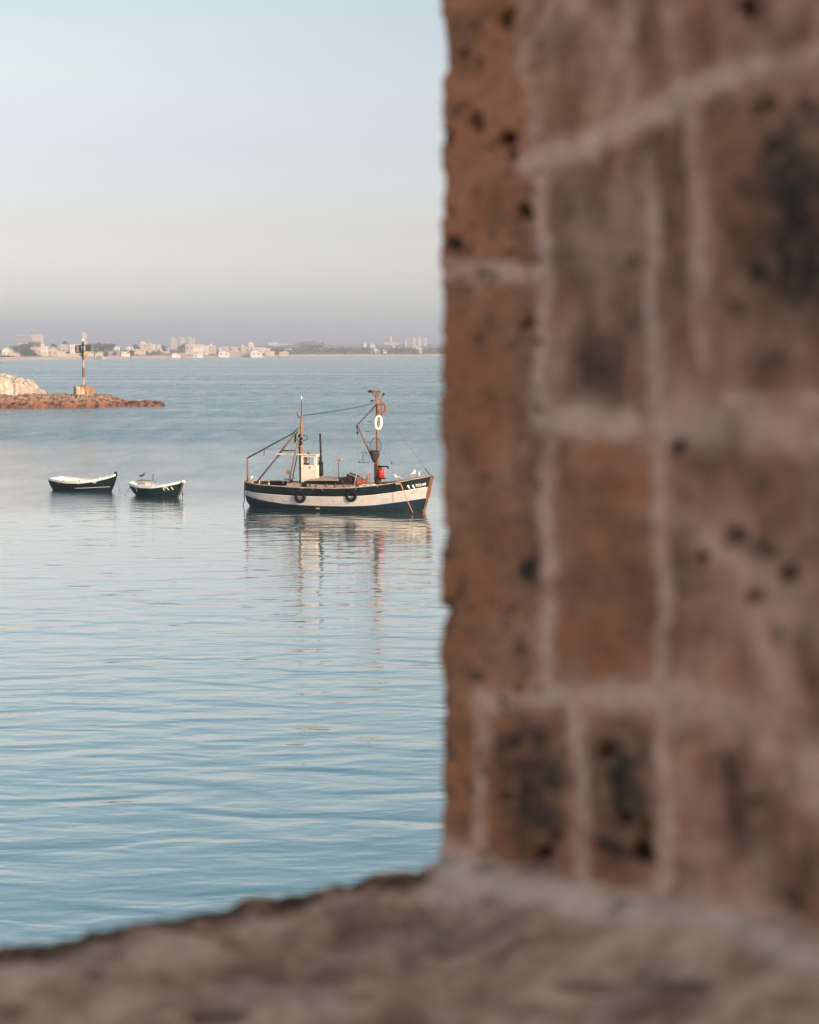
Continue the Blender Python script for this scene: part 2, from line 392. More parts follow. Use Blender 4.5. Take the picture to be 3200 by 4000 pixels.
B_(1037, 1054, 1363, 1385, 1620, 'peach', 'flat', "square peach house left of the woods", 2, 1)
B_(1051, 1071, 1374, 1386, 1600, 'cream', 'flat', "low cream hut between the square peach house and the woods")
B_(1092, 1125, 1376, 1386, 1620, 'peach', 'flat', "low peach beach hut in front of the first woods", 3, 1)
B_(1108, 1143, 1363, 1372, 1900, 'white', 'flat', "long thin white roofed building in the first woods")
for i, (a, b, y) in enumerate(((1049, 1065, 1338), (1068, 1084, 1338), (1087, 1097, 1343), (1102, 1112, 1344), (1117, 1126, 1343), (1134, 1146, 1344))):
    B_(a, b, y, None, 3300, 'white', 'flat', ["leftmost and widest white block on the ridge", "second white block on the ridge, tall as the first", "third white block on the ridge, lower and narrow", "fourth white block on the ridge", "fifth white block on the ridge, smallest", "last white block on the ridge, just left of the hill"][i], 2, 2, 'apartment_block', 14)
B_(1249, 1260, 1358, 1369, 2000, 'white', 'gable', "small white house alone in the woods above the fishing boat's mizzen mast")
B_(1421, 1431, 1339, None, 3000, 'white', 'flat', "small white house on the skyline left of the broad skyline villa", 0, 1, 'house', 12)
B_(1446, 1467, 1338, None, 3000, 'white', 'gable', "broad white skyline villa above the woods", 0, 1, 'house', 14)
B_(1442, 1485, 1360, 1374, 1950, 'white', 'gable', "largest white villa among the right hand trees", 3, 1)
B_(1495, 1511, 1364, 1374, 1950, 'white', 'gable', "small white gabled house right of the largest villa in the trees")
B_(1535, 1542, 1352, 1358, 2400, 'white', 'flat', "tiny white house high in the right hand trees")
B_(1524, 1531, 1315, None, 3200, 'white', 'flat', "thin white tower alone on the right skyline", 1, 5, 'tower_block', 10)
B_(1500, 1560, 1339, None, 3250, 'cream', 'flat', "long low cream row at the foot of the thin white tower", 6, 1, 'apartment_block', 12)
B_(1584, 1590, 1332, None, 3100, 'white', 'flat', "smallest white block left of the four right hand towers", 1, 2, 'tower_block', 12)
B_(1592, 1610, 1325, None, 3100, 'grey', 'stair', "first and greyest of the four right hand towers", 2, 4, 'tower_block', 12)
B_(1613, 1626, 1321, None, 3100, 'cream', 'stair', "second of the four right hand towers", 2, 5, 'tower_block', 12)
B_(1633, 1648, 1318, None, 3100, 'cream', 'stair', "third and tallest of the four right hand towers", 2, 6, 'tower_block', 12)
B_(1655, 1670, 1321, None, 3100, 'peach', 'flat', "last of the four right hand towers, next to the stone wall", 2, 5, 'tower_block', 12)
B_(1613, 1642, 1352, 1361, 2300, 'peach', 'flat', "peach house in the trees below the four towers", 2, 1)
B_(1622, 1648, 1361, 1373, 2000, 'white', 'flat', "white house in the trees below the peach one", 2, 1)
B_(1662, 1704, 1365, 1371, 2200, 'cream', 'flat', "long thin cream building beside the stone wall on the far shore")

LEAF = mat("leaves_far", (.045, .06, .035), (.10, .115, .07), scale=.5, rough=.9)
BARK = mat("bark_far", (.10, .08, .06))
def crown(mb, c, rx, ry, rz, n, size, rr):
    for _ in range(n):
        while True:
            p = Vector((rr.uniform(-1, 1), rr.uniform(-1, 1), rr.uniform(-1, 1)))
            if p.length < 1: break
        if p.length < .45: p = p.normalized() * rr.uniform(.5, 1)
        q = Vector((p.x * rx, p.y * ry, p.z * rz)) + Vector(c)
        a = Vector((rr.gauss(0, 1), rr.gauss(0, 1), rr.gauss(0, 1))).normalized(); b = a.orthogonal().normalized(); s = size * rr.uniform(.6, 1.4)
        e = a.cross(b)
        mb.add([q + b * s, q + e * s * .8, q - b * s, q - e * s * .7], [(0, 1, 2, 3)])
protos = []
for k in range(4):
    rr = random.Random(50 + k); root = empty('broadleaf_tree', (0, 0, -200 - 30 * k))
    tr = MB(); tr.tube([(0, 0, -1.5), (.1, 0, 2), (.3, .1, 4.5)], [.45, .35, .15], 7)
    for q in range(3): tr.tube([(.15, .05, 2.2 + q * .5), (rr.uniform(-2.5, 2.5), rr.uniform(-2, 2), 5.5)], [.2, .07], 5)
    tr.build('trunk', BARK, root)
    cr = MB()
    for q in range(5 + k): crown(cr, (rr.uniform(-2.6, 2.6), rr.uniform(-2.2, 2.2), 3.0 + rr.uniform(-1.4, 2.6)), rr.uniform(1.6, 2.6), 2.2, rr.uniform(1.4, 2.2), 90, .42, rr)
    cr.build('crown', LEAF, root); protos.append(root)
TREES = [ # px, base row, distance, scale, label
 (50, 1388, 1400, 1.5, "dark tree right of the leftmost gabled house"), (61, 1386, 1450, 1.3, "rounded tree behind the low cream shed"),
 (98, 1388, 1500, 1.8, "dark tree below the small pale block at the left"), (112, 1389, 1420, 1.7, "broad tree left of the mauve house"),
 (127, 1362, 1900, 1.5, "tree at the foot of the tall pale block"), (143, 1362, 1900, 1.3, "smaller tree at the foot of the tall pale block"),
 (116, 1394, 1270, .9, "low dark bush tree on the beach below the mauve house"), (132, 1394, 1270, .8, "low bush tree left of the tall white house"),
 (212, 1368, 1500, 1.1, "tree showing behind the roof of the peach gabled house"), (252, 1358, 1700, 1.1, "tree over the left end of the terrace"),
 (372, 1374, 1650, 1.5, "first tree of the clump right of the beacon"), (388, 1373, 1680, 1.5, "second tree of the clump right of the beacon"),
 (403, 1373, 1660, 1.4, "third tree of the clump right of the beacon"), (421, 1373, 1650, 1.3, "fourth tree of the clump right of the beacon"),
 (437, 1373, 1620, 1.3, "last and smallest tree of the clump right of the beacon"), (410, 1393, 1230, .7, "dark bush right of the second cream shed"),
 (512, 1391, 1300, .9, "dark round bush on the beach below the villa"), (536, 1371, 1550, 1.0, "dark tree between the villa and stepped block"),
 (645, 1374, 1500, .9, "dark bush in front of the long low peach building"), (714, 1371, 1750, 1.5, "dark tree left of the large peach hall"),
 (266, 1391, 1330, .7, "dark shrub in front of the terrace"), (450, 1392, 1300, .6, "small shrub on the beach right of the tree clump"),
]
for i, (px, py, d, s, lab) in enumerate(TREES):
    loc = P(px, py, d)
    if i < 4: r = protos[i]; r.location = loc
    else: r = dup(protos[i % 4], loc)
    r.rotation_euler = (0, 0, i * 1.3); r.scale = (s * 1.1, s * 1.1, s)
    tag(r, lab, 'tree', 'trees among the houses of the far shore')
wd = MB(); rr = random.Random(3)
for _ in range(260):
    px = rr.uniform(1055, 1790); d = rr.uniform(1780, 2300) + (px - 1055) * .25
    hh = 5.5 + 3.0 * rr.random() + (5 if 1180 < px < 1270 else 0)
    c = P(px, 1381, d); c.z = gz(d, px) + hh * .5
    crown(wd, c, rr.uniform(4, 7), 5, hh * .62, 70, 1.2, rr)
for _ in range(80):
    px = rr.uniform(640, 1070); d = rr.uniform(1850, 2300); c = P(px, 1378, d); c.z = gz(d, px) + 2.4
    crown(wd, c, rr.uniform(4, 7), 5, 3.0, 40, 1.1, rr)
for _ in range(120):
    px = rr.uniform(-60, 640); d = rr.uniform(1500, 2200); c = P(px, 1378, d); c.z = gz(d, px) + 2.4
    crown(wd, c, rr.uniform(4, 6), 5, 3.0, 40, 1.1, rr)
tag(wd.build("woodland", LEAF), "hazy grey green woodland stretching behind the beach and houses", "woodland", kind='stuff')
wd = MB()
for _ in range(240):
    px = rr.uniform(-60, 1780); d = float(shore_d(px)) + rr.uniform(120, 190); c = P(px, 1378, d); c.z = gz(d, px) + .8
    crown(wd, c, rr.uniform(2, 6), 3, rr.uniform(.8, 1.5), 24, .6, rr)
tag(wd.build("beach_scrub", mat("scrub_leaves", (.11, .09, .06), (.20, .17, .12), scale=.3, rough=.95)), "low brown scrub along the top of the far beach", "scrub", kind='stuff')

# ------------------------------------------------------------------ rocky spit with the beacon
ROCK = mat("red_rock", (.30, .115, .045), (.46, .24, .14), scale=.75, rough=.95, bump=.15, c3=(.58, .40, .28), detail=10, lo=.33, hi=.68)
def rock_mat():
    m = bpy.data.materials.new("weathered_red_rock"); m.use_nodes = True; n = m.node_tree.nodes; l = m.node_tree.links
    b = n['Principled BSDF']; b.inputs['Roughness'].default_value = .95
    g = n.new('ShaderNodeNewGeometry'); s = n.new('ShaderNodeSeparateXYZ'); l.new(g.outputs['Position'], s.inputs[0])
    no = n.new('ShaderNodeTexNoise'); no.inputs['Scale'].default_value = 1.1; no.inputs['Detail'].default_value = 9; l.new(g.outputs['Position'], no.inputs['Vector'])
    dr = n.new('ShaderNodeValToRGB'); set_ramp(dr, [(.30, (.10, .05, .03)), (.42, (.20, .105, .07)), (.54, (.30, .21, .155)), (.68, (.21, .10, .06))]); l.new(no.outputs[0], dr.inputs[0])
    wt = n.new('ShaderNodeValToRGB'); set_ramp(wt, [(.38, (.018, .014, .008)), (.47, (.14, .055, .025)), (.64, (.22, .085, .042))]); l.new(no.outputs[0], wt.inputs[0])
    a = n.new('ShaderNodeMath'); a.operation = 'MULTIPLY_ADD'; l.new(no.outputs[0], a.inputs[0]); a.inputs[1].default_value = 1.4; l.new(s.outputs['Z'], a.inputs[2])
    mr = n.new('ShaderNodeMapRange'); mr.inputs['From Min'].default_value = 1.15; mr.inputs['From Max'].default_value = 1.95; l.new(a.outputs[0], mr.inputs['Value'])
    mx = n.new('ShaderNodeMixRGB'); l.new(mr.outputs[0], mx.inputs[0]); l.new(wt.outputs[0], mx.inputs[1]); l.new(dr.outputs[0], mx.inputs[2])
    l.new(mx.outputs[0], b.inputs['Base Color'])
    n2 = n.new('ShaderNodeTexNoise'); n2.inputs['Scale'].default_value = 2.5; n2.inputs['Detail'].default_value = 8; l.new(g.outputs['Position'], n2.inputs['Vector'])
    bp = n.new('ShaderNodeBump'); bp.inputs['Distance'].default_value = .35; l.new(n2.outputs[0], bp.inputs['Height']); l.new(bp.outputs[0], b.inputs['Normal'])
    return m
xs = np.linspace(-95, -36.2, 420); ys = np.linspace(202, 226, 180)
X, Y = np.meshgrid(xs, ys, indexing='ij')
PXs = 1600 + X * F / 211.0
top = np.interp(PXs, [-800, 0, 140, 280, 370, 420, 465, 500, 560, 600, 622, 634, 640], [2.0, 1.75, 1.8, 2.0, 1.95, 1.35, .75, .62, .75, .6, .5, .15, -.5])
yc = np.interp(PXs, [-800, 0, 300, 460, 560, 640], [213, 211.0, 213.2, 214.8, 214.0, 213.6])
hw = np.interp(PXs, [-800, 0, 200, 380, 470, 560, 620, 640], [9, 6, 6.5, 5.5, 2.8, 2.6, 2.0, .8])
tt = (Y - yc) / hw + .35 * (fbm(X / 2.2, Y / 2.2, seed=4) - .5)
e = 1 - np.abs(tt) ** 2.0
rid = 1 - np.abs(2 * fbm(X / .9, Y / .9, oct=5, seed=8) - 1)
Z = top * np.clip(e, -1, 1) ** 1 * 1.0
Z = np.where(e > 0, top * .93 * np.clip(e, 0, 1) ** .55, e * 1.5) + (rid - .80) * .95 * np.clip(e + .3, 0, 1) + (fbm(X * 1.7, Y * 1.7, seed=2) - .5) * .6
bx, by = P(327, 1543, 213.3).x, 213.3
flat = np.exp(-(((X - bx) / 2.6) ** 4 + ((Y - by) / 2.4) ** 4)); Z = Z * (1 - flat) + 1.62 * flat
tag(grid_mesh("rocky_spit", X, Y, Z, rock_mat()), "low red brown rock spit running into the bay under the beacon", kind='structure')
# pale cliff at the left edge
CL = mat("pale_limestone", (.48, .45, .40), (.34, .265, .20), scale=.55, rough=.95, bump=.3, c3=(.54, .50, .43), detail=9, stretch=(1, 1, .6))
xs = np.linspace(-92, -46.5, 300); ys = np.linspace(209, 226, 120)
X, Y = np.meshgrid(xs, ys, indexing='ij'); PXs = 1600 + X * F / 215.0
top = np.interp(PXs, [-800, -150, 0, 25, 60, 92, 103, 115, 135, 150, 175], [6, 4.9, 4.3, 4.1, 3.5, 3.35, 2.9, 2.4, 2.0, 1.6, .6])
e = np.clip((Y - 210.6 - 1.4 * (fbm(X / 3, Y / 3, seed=21) - .5)) / 1.5, 0, 1) ** .7 * np.clip((225.5 - Y) / 5, 0, 1) ** .5
Z = top * e + ((1 - np.abs(2 * fbm(X / 1.6, Y / 1.6, oct=5, seed=22) - 1)) - .8) * 2.0 * e + (fbm(X / .5, Y / .5, seed=24) - .5) * .5 * e - .4 * (1 - e)
tag(grid_mesh("rock_outcrop", X, Y, Z, CL), "pale limestone cliff rising at the left end of the spit", kind='structure')

# beacon
def stained(name, base, stain, sx=1.1):
    return mat(name, base, stain, scale=1.6, rough=.9, stretch=(sx, sx, .12), lo=.48, hi=.62, bump=.02)
CONC = mat("rust_stained_concrete", (.50, .43, .34), (.22, .10, .05), scale=1.6, rough=.9, stretch=(1.4, 1.4, .10), lo=.46, hi=.58, bump=.02)
BEW = stained("faded_white_band", (.32, .24, .215), (.18, .09, .065)); BER = mat("rusty_orange_band", (.17, .07, .03), (.09, .04, .02), scale=3)
BLK = mat("black_paint", (.008, .010, .010), (.016, .018, .018), scale=6, rough=.6, spec=.2); YEL = mat("yellow_green_paint", (.45, .42, .06), (.3, .25, .05), scale=5)
STEEL = mat("grey_steel", (.30, .30, .30), (.20, .17, .15), scale=5, rough=.6, metal=.2)
bc = empty('harbour_beacon', (bx, by, 1.45), 0, "striped rusty navigation beacon pole on a square concrete block", 'beacon')
def bz(py): return HC + (HY - py) / F * 213.3 - 1.45
def bX(px): return (px - 1600) / F * 213.3 - bx
q = MB(); q.box((0, 0, (bz(1509) - .4) / 2), (2.6, 2.6, bz(1509) + .4), Matrix.Rotation(R(22), 3, 'Z'))
o = q.build('concrete_block', CONC, bc); bm_ = o.modifiers.new('bevel', 'BEVEL'); bm_.width = .05; bm_.segments = 2
r0 = .175; px_ = bX(326)
q = MB()
for a, b, mi in ((1509, 1473, 0), (1473, 1437, 1), (1437, 1404, 0), (1404, 1397, 1)):
    q.tube([(px_, 0, bz(a)), (px_, 0, bz(b))], r0, 16, mi)
q.tube([(px_, 0, bz(1509)), (px_, 0, bz(1505))], .42, 16, 1)
for a in (1473, 1437, 1405): q.tube([(px_, 0, bz(a) - .04), (px_, 0, bz(a) + .04)], r0 + .03, 16, 1)
q.build('pole', [BEW, BER], bc)
q = MB(); q.tube([(px_ - .08, 0, bz(1398)), (px_ - .08, 0, bz(1338)), (px_ - .08, 0, bz(1334))], [.15, .13, .05], 12)
for a in (1346, 1372, 1385): q.tube([(px_ - .08, 0, bz(a) - .15), (px_ - .08, 0, bz(a) + .15)], .21, 12)
q.build('top_post', BLK, bc)
q = MB(); q.box((px_ + .2, -.05, bz(1383)), (.22, .3, .5)); q.build('lamp_housing', YEL, bc)
q = MB()
for x in (297, 313): q.beam((bX(x), -.1, bz(1350)), (bX(x), -.1, bz(1377)), .15, .15)
for y in (1350, 1363, 1377): q.beam((bX(296), -.1, bz(y)), (px_, -.1, bz(y)), .11, .11)
for x in (297, 313):
    q.beam((bX(x), .5, bz(1350)), (bX(x), .5, bz(1377)), .07, .07); q.beam((bX(x), -.1, bz(1377)), (bX(x), .5, bz(1377)), .05, .05)
q.beam((bX(300), -.1, bz(1377)), (px_, -.1, bz(1397)), .06, .06); q.build('lamp_bracket', BLK, bc)
q = MB(); q.box((bX(305), .2, bz(1356)), (.45, .4, .32)); q.box((bX(305), .2, bz(1370)), (.45, .4, .36)); q.build('lamp', BEW, bc)
q = MB(); q.box((bX(344.5), 0, bz(1359)), (.80, .12, 1.0)); q.beam((px_, 0, bz(1349)), (bX(355), 0, bz(1349)), .06, .06)
q.build('panel', mat("dark_panel", (.02, .02, .025), (.05, .05, .05), scale=4), bc)
q = MB(); q.beam((bX(349), 0, bz(1370)), (px_ + .2, 0, bz(1397)), .06, .06); q.build('strut', BER, bc)
q = MB()
for x in (299, 305, 311, 316):
    q.beam((bX(x), -.2, bz(1378)), (bX(x), -.2, bz(1440)), .022, .022)
for y in (1395, 1410, 1425): q.beam((bX(299), -.2, bz(y)), (px_, -.2, bz(y)), .022, .022)
q.beam((bX(302), -.15, bz(1441)), (px_, -.15, bz(1441)), .07, .05); q.build('ladder', STEEL, bc)

# ------------------------------------------------------------------ birds
GW = mat("gull_white", (.78, .76, .72)); GG = mat("gull_grey", (.20, .20, .21)); GO = mat("gull_bill", (.5, .3, .05)); CB = mat("dark_feathers", (.012, .014, .018), (.03, .04, .05), scale=20)
def bird(loc, rz, label, s=1.0, dark=False, wings=False):
    r = empty('gull' if not dark else 'dark_bird', loc, rz, label, 'gull' if not dark else 'bird')
    b = MB(); pts = [(-.22, 0, .13), (-.15, 0, .15), (-.06, 0, .17), (.04, 0, .19), (.11, 0, .24), (.135, 0, .30), (.155, 0, .335), (.19, 0, .34), (.215, 0, .335)]
    b.tube([Vector(p) * s for p in pts], [x * s for x in (.012, .045, .08, .085, .062, .042, .046, .03, .012)], 12)
    b.build('body', CB if dark else GW, r, True)
    b = MB()
    for sy in (-1, 1):
        if wings:
            vs = [(-.02, sy * .06, .22), (.1, sy * .07, .24), (.12, sy * .35, .36), (.0, sy * .62, .42), (-.07, sy * .33, .34)]
            vs = [Vector(v) * s for v in vs]; n_ = len(vs)
            b.add(vs + [v + Vector((0, 0, .015)) for v in vs], [tuple(range(n_)), tuple(range(2 * n_ - 1, n_ - 1, -1))] + [(i, (i + 1) % n_, (i + 1) % n_ + n_, i + n_) for i in range(n_)])
        else: b.ell((-.07 * s, sy * .065 * s, .175 * s), (.17 * s, .03 * s, .06 * s), Matrix.Rotation(R(-12), 3, 'Y'))
    b.build('wing', CB if dark else (GW if wings else GG), r, True)
    b = MB(); b.tube([Vector((.205, 0, .335)) * s, Vector((.26, 0, .32)) * s], [.012 * s, .003 * s], 6); b.build('bill', GO, r)
    b = MB()
    for sy in (-1, 1): b.tube([(.0, sy * .03 * s, .13 * s), (.01 * s, sy * .03 * s, 0), (.04 * s, sy * .03 * s, .0)], .008 * s, 5)
    b.build('leg', GO, r)
    return r
bird((bx + px_ - .08, by, 1.45 + bz(1333.5)), R(20), "white gull with spread wings landing on top of the beacon", 1.25, wings=True)

# ------------------------------------------------------------------ boats
def pint(x, pts):
    return float(np.interp(x, [p[0] for p in pts], [p[1] for p in pts]))
def hull(levels, xs_, xb_, plan, beamf, n=60):
    """level curves from sheer down. levels: list of z(u); xs_, xb_: stern / stem x at height z; beamf(z,u): half breadth factor"""
    rows = []
    for L in levels:
        row = []
        for i in range(n + 1):
            u = 0.5 - 0.5 * math.cos(math.pi * i / n); z = L(u)
            x0, x1 = xs_(z), xb_(z); row.append((x0 + (x1 - x0) * u, plan(u) * beamf(z, u), z))
        rows.append(row)
    return rows
def hull_mesh(rows, mids, sides=(-1, 1), off=0.0, mb=None):
    mb = mb or MB()
    for sg in sides:
        for r in range(len(rows) - 1):
            n = len(rows[r]); vs = [(x, sg * max(y + off, 0), z) for x, y, z in rows[r]] + [(x, sg * max(y + off, 0), z) for x, y, z in rows[r + 1]]
            mb.add(vs, [(i, i + 1, n + i + 1, n + i) for i in range(n - 1)], mids[r])
    return mb
GREEN = mat("dark_green_paint", (.001, .005, .005), (.002, .010, .009), scale=2.5, rough=.5, spec=.2, c3=(.004, .019, .016), bump=.004)
WHITEH = mat("chalky_white_hull_paint", (.33, .315, .305), (.42, .40, .385), scale=1.8, rough=.6, c3=(.22, .21, .20), bump=.006, stretch=(1, 1, 2), lo=.30, hi=.78)
BLUEH = mat("blue_antifouling", (.001, .010, .024), (.002, .020, .044), scale=1.5, rough=.7, spec=.2, c3=(.001, .006, .012), bump=.004)
BLACKW = mat("weedy_bottom", (.006, .012, .014), (.012, .02, .018), scale=4, rough=.5, spec=.2)
WOOD = mat("varnished_orange_wood", (.28, .125, .055), (.17, .07, .035), scale=5, rough=.55, stretch=(4, 4, .6), bump=.004)
GWOOD = mat("weathered_spar_wood", (.12, .07, .05), (.22, .15, .11), scale=6, rough=.8, stretch=(3, 3, .8))
PINKW = mat("weathered_pink_boards", (.38, .29, .25), (.27, .20, .16), scale=4, rough=.85, bump=.01, c3=(.46, .38, .33), stretch=(.6, 1, 2))
CREAM = mat("cream_cabin_paint", (.66, .60, .52), (.58, .52, .44), scale=2.0, rough=.55, bump=.004)
RUST = mat("rust_steel", (.30, .10, .04), (.16, .06, .03), scale=8, rough=.9)
DKG = mat("dark_green_deck_paint", (.003, .010, .009), (.006, .018, .015), scale=6, rough=.6, spec=.2)
RUBBER = mat("tyre_rubber", (.004, .005, .005), (.008, .009, .009), scale=15, rough=.85, bump=.01, spec=.15)
LINE = mat("pale_line", (.34, .32, .30)); DLINE = mat("dark_tarred_rope", (.02, .03, .05), (.05, .06, .08), scale=30); GALV = mat("grey_wire", (.16, .17, .19))
ORG = mat("orange_rope", (.55, .25, .05), (.35, .15, .05), scale=10)
WPAINT = mat("white_boat_paint", (.70, .70, .69), (.60, .60, .59), scale=3, rough=.5)
PALEM = mat("white_lettering", (.78, .78, .72)); DKWOOD = mat("dark_old_planks", (.012, .008, .007), (.035, .016, .012), scale=6, rough=.9)
NETM = mat("dark_net", (.012, .014, .013), (.035, .03, .03), scale=12, rough=.95)

# --- fishing boat
BA = R(-18); BC = Vector((-4.02, 75.9, 0))
bcA, bsA = math.cos(BA), math.sin(BA)
def Bp(zx, zy, yo=0.0):                 # boat frame point in the plane y = yo, read off the photograph
    sx = 900 + zx / 2.1037; sy = 1480 + zy / 2.1037
    dx, dy, dz = (sx - 1600) / F, 1.0, (HY - sy) / F
    ox, oy = -BC.x, -BC.y
    o2 = (ox * bcA + oy * bsA, -ox * bsA + oy * bcA); d2 = (dx * bcA + dy * bsA, -dx * bsA + dy * bcA)
    t = (yo - o2[1]) / d2[1]
    return Vector((o2[0] + t * d2[0], yo, HC + t * dz))
def Bw(v): v = Vector(v); return Vector((BC.x + v.x * bcA - v.y * bsA, BC.y + v.x * bsA + v.y * bcA, v.z))
XS, XB = Bp(122, 850).x, Bp(1656, 798).x
def fplan(u):
    if u < .42: return 1.55 * (1 - (1 - u / .42) ** 2.5) ** .55
    return 1.55 * (1 - max((u - .42) / .58, 0) ** 2.3)
def lev(pts):
    out = []
    for zx, zy in pts:
        X0 = Bp(zx, zy, -1.0).x
        for _ in range(6):
            u = min(max((X0 - XS) / (XB - XS), 0), 1); p = Bp(zx, zy, -fplan(u)); X0 = p.x
        out.append((min(max((X0 - XS) / (XB - XS), 0), 1), p.z))
    return sorted(out)
SHE = lev([(122, 850), (200, 868), (300, 878), (450, 888), (600, 897), (750, 902), (900, 902), (1050, 895), (1200, 880), (1350, 860), (1500, 830), (1600, 812), (1652, 798)])
GRN = lev([(128, 922), (200, 938), (300, 948), (450, 960), (600, 967), (750, 971), (900, 972), (1050, 968), (1200, 958), (1350, 938), (1500, 913), (1640, 888)])
WHT = lev([(130, 958), (200, 985), (300, 1008), (450, 1030), (600, 1041), (750, 1048), (900, 1050), (1050, 1050), (1200, 1043), (1350, 1025), (1500, 1004), (1640, 982)])
zS = lambda u: pint(u, SHE); zG = lambda u: pint(u, GRN); zW = lambda u: pint(u, WHT)
_sb = [(-.8, Bp(1560, 1095).x), (0, Bp(1590, 1095).x), (.7, Bp(1617, 985).x), (1.3, Bp(1636, 890).x), (1.9, XB), (2.2, XB + .02)]
_ss = [(-.8, Bp(260, 1035).x), (0, Bp(160, 1035).x), (.2, Bp(143, 1015).x), (.55, Bp(128, 960).x), (1.3, XS), (2, XS)]
xb = lambda z: pint(z, _sb); xst = lambda z: pint(z, _ss)
def beamf(z, u):
    f = pint(z, [(-.8, .25), (-.3, .66), (0, .80), (.3, .90), (.7, .965), (1.3, 1.0), (2, 1.03)])
    bow = max((u - .6) / .4, 0); return f * (1 - bow * .30 * (1 - min(max(z / 1.6, 0), 1)))
mid = lambda f, g, t: (lambda u: f(u) * (1 - t) + g(u) * t)
LV = [zS, mid(zS, zG, .5), zG, mid(zG, zW, .33), mid(zG, zW, .66), zW, mid(zW, lambda u: .23, .5), lambda u: .235, lambda u: -.15, lambda u: -.7]
rows = hull(LV, xst, xb, fplan, beamf, 72)
boat = empty('fishing_boat', BC, BA, "wooden fishing boat with dark green and white hull moored in the bay", 'fishing boat')
hm = hull_mesh(rows, [0, 0, 1, 1, 1, 2, 2, 3, 3])
hull_o = hm.build('hull', [GREEN, WHITEH, BLUEH, BLACKW], boat, True)
# inner bulwark + deck
inn = MB(); n_ = len(rows[0])
deckz = lambda u: zS(u) - (.38 if u < .75 else .38 - (u - .75) * 1.0)
for sg in (-1, 1):
    a = [(x, sg * max(y - .06, 0), z) for x, y, z in rows[0]]; uu = [0.5 - 0.5 * math.cos(math.pi * i / (n_ - 1)) for i in range(n_)]
    b = [(min(p[0], xb(deckz(u)) - .10), p[1] * .985, deckz(u)) for p, u in zip(a, uu)]
    inn.add(a + b, [(i, i + 1, n_ + i + 1, n_ + i) for i in range(n_ - 1)], 0)
    c = [(p[0], 0, p[2] + .03) for p in b]; inn.add(b + c, [(i, i + 1, n_ + i + 1, n_ + i) for i in range(n_ - 1)], 1)
inn.build('deck', [GREEN, PINKW], boat)
for sg in (-1, 1):                        # cap rail along the sheer
    g = MB()
    vo = [(x, sg * (y + .035), z) for x, y, z in rows[0]]; vi = [(x, sg * max(y - .10, 0), z) for x, y, z in rows[0]]
    n4 = len(vo); vs = vo + vi + [(x, y, z + .045) for x, y, z in vi] + [(x, y, z + .045) for x, y, z in vo]
    fs = []
    for i in range(n4 - 1):
        for k in range(4):
            k2 = (k + 1) % 4; fs.append((k * n4 + i, k * n4 + i + 1, k2 * n4 + i + 1, k2 * n4 + i))
    g.add(vs, fs); g.build('cap_rail', PINKW, boat)
def hull_pt(u, z, off=0.0):               # a point on the starboard side
    x0, x1 = xst(z), xb(z); y = fplan(u) * beamf(z, u); return Vector((x0 + (x1 - x0) * u, -(y + off), z))
# rub strake line between green and white, stem and keel timbers
s = MB(); s.tube([hull_pt(u, zG(u), .01) for u in np.linspace(.02, .985, 60)], .018, 6); s.build('rubbing_strake', WPAINT, boat)
s = MB(); pts = [(1660, 796), (1650, 830), (1641, 880), (1632, 925), (1622, 972)]
for a, b in zip(pts[:-1], pts[1:]): s.beam(Bp(*a) + Vector((.02, 0, 0)), Bp(*b) + Vector((.02, 0, 0)), .13, .15)
s.build('stem_post', WOOD, boat)
s = MB(); s.beam(Bp(1622, 972) + Vector((.02, 0, 0)), Bp(1592, 1100), .11, .10); s.build('cutwater', mat("peeling_stem_paint", (.30, .17, .11), (.08, .09, .10), scale=5), boat)
s = MB(); s.tube([Bp(1578, 1088, -.1), Bp(1588, 1070, -.1), Bp(1598, 1088, -.1)], .03, 6); s.build('bobstay_fitting', WOOD, boat)
# casing amidships
def bxb(name, zx0, zx1, zy0, zy1, y0, y1, m, parent=boat):
    a, b = Bp(zx0, zy0, min(y0, y1)), Bp(zx1, zy1, min(y0, y1)); mb = MB()
    mb.box(((a.x + b.x) / 2, (y0 + y1) / 2, (a.z + b.z) / 2), (abs(b.x - a.x), abs(y1 - y0), abs(b.z - a.z))); return mb.build(name, m, parent)
ca = bxb('deck_casing', 462, 1010, 862, 915, -.95, .95, PINKW)
for k, zx in enumerate((655, 700, 785, 860, 930, 975)): bxb('stanchion', zx, zx + 9, 863, 905, -1.0, -.96, GWOOD, boat)
bxb('casing_pillar', 590, 626, 858, 912, -1.02, -.96, DKG)
bxb('hatch_coaming', 606, 900, 842, 861, -.9, .9, DKG)
hc = MB(); a = Bp(618, 838, -.9); b = Bp(880, 838, -.9)
hc.prism([(a.x, a.z), (b.x, b.z), (b.x - .15, b.z + .05), ((a.x + b.x) / 2 - .3, a.z + .11), (a.x + .1, a.z + .05)], -.85, .85); hc.build('hatch_top', PINKW, boat)
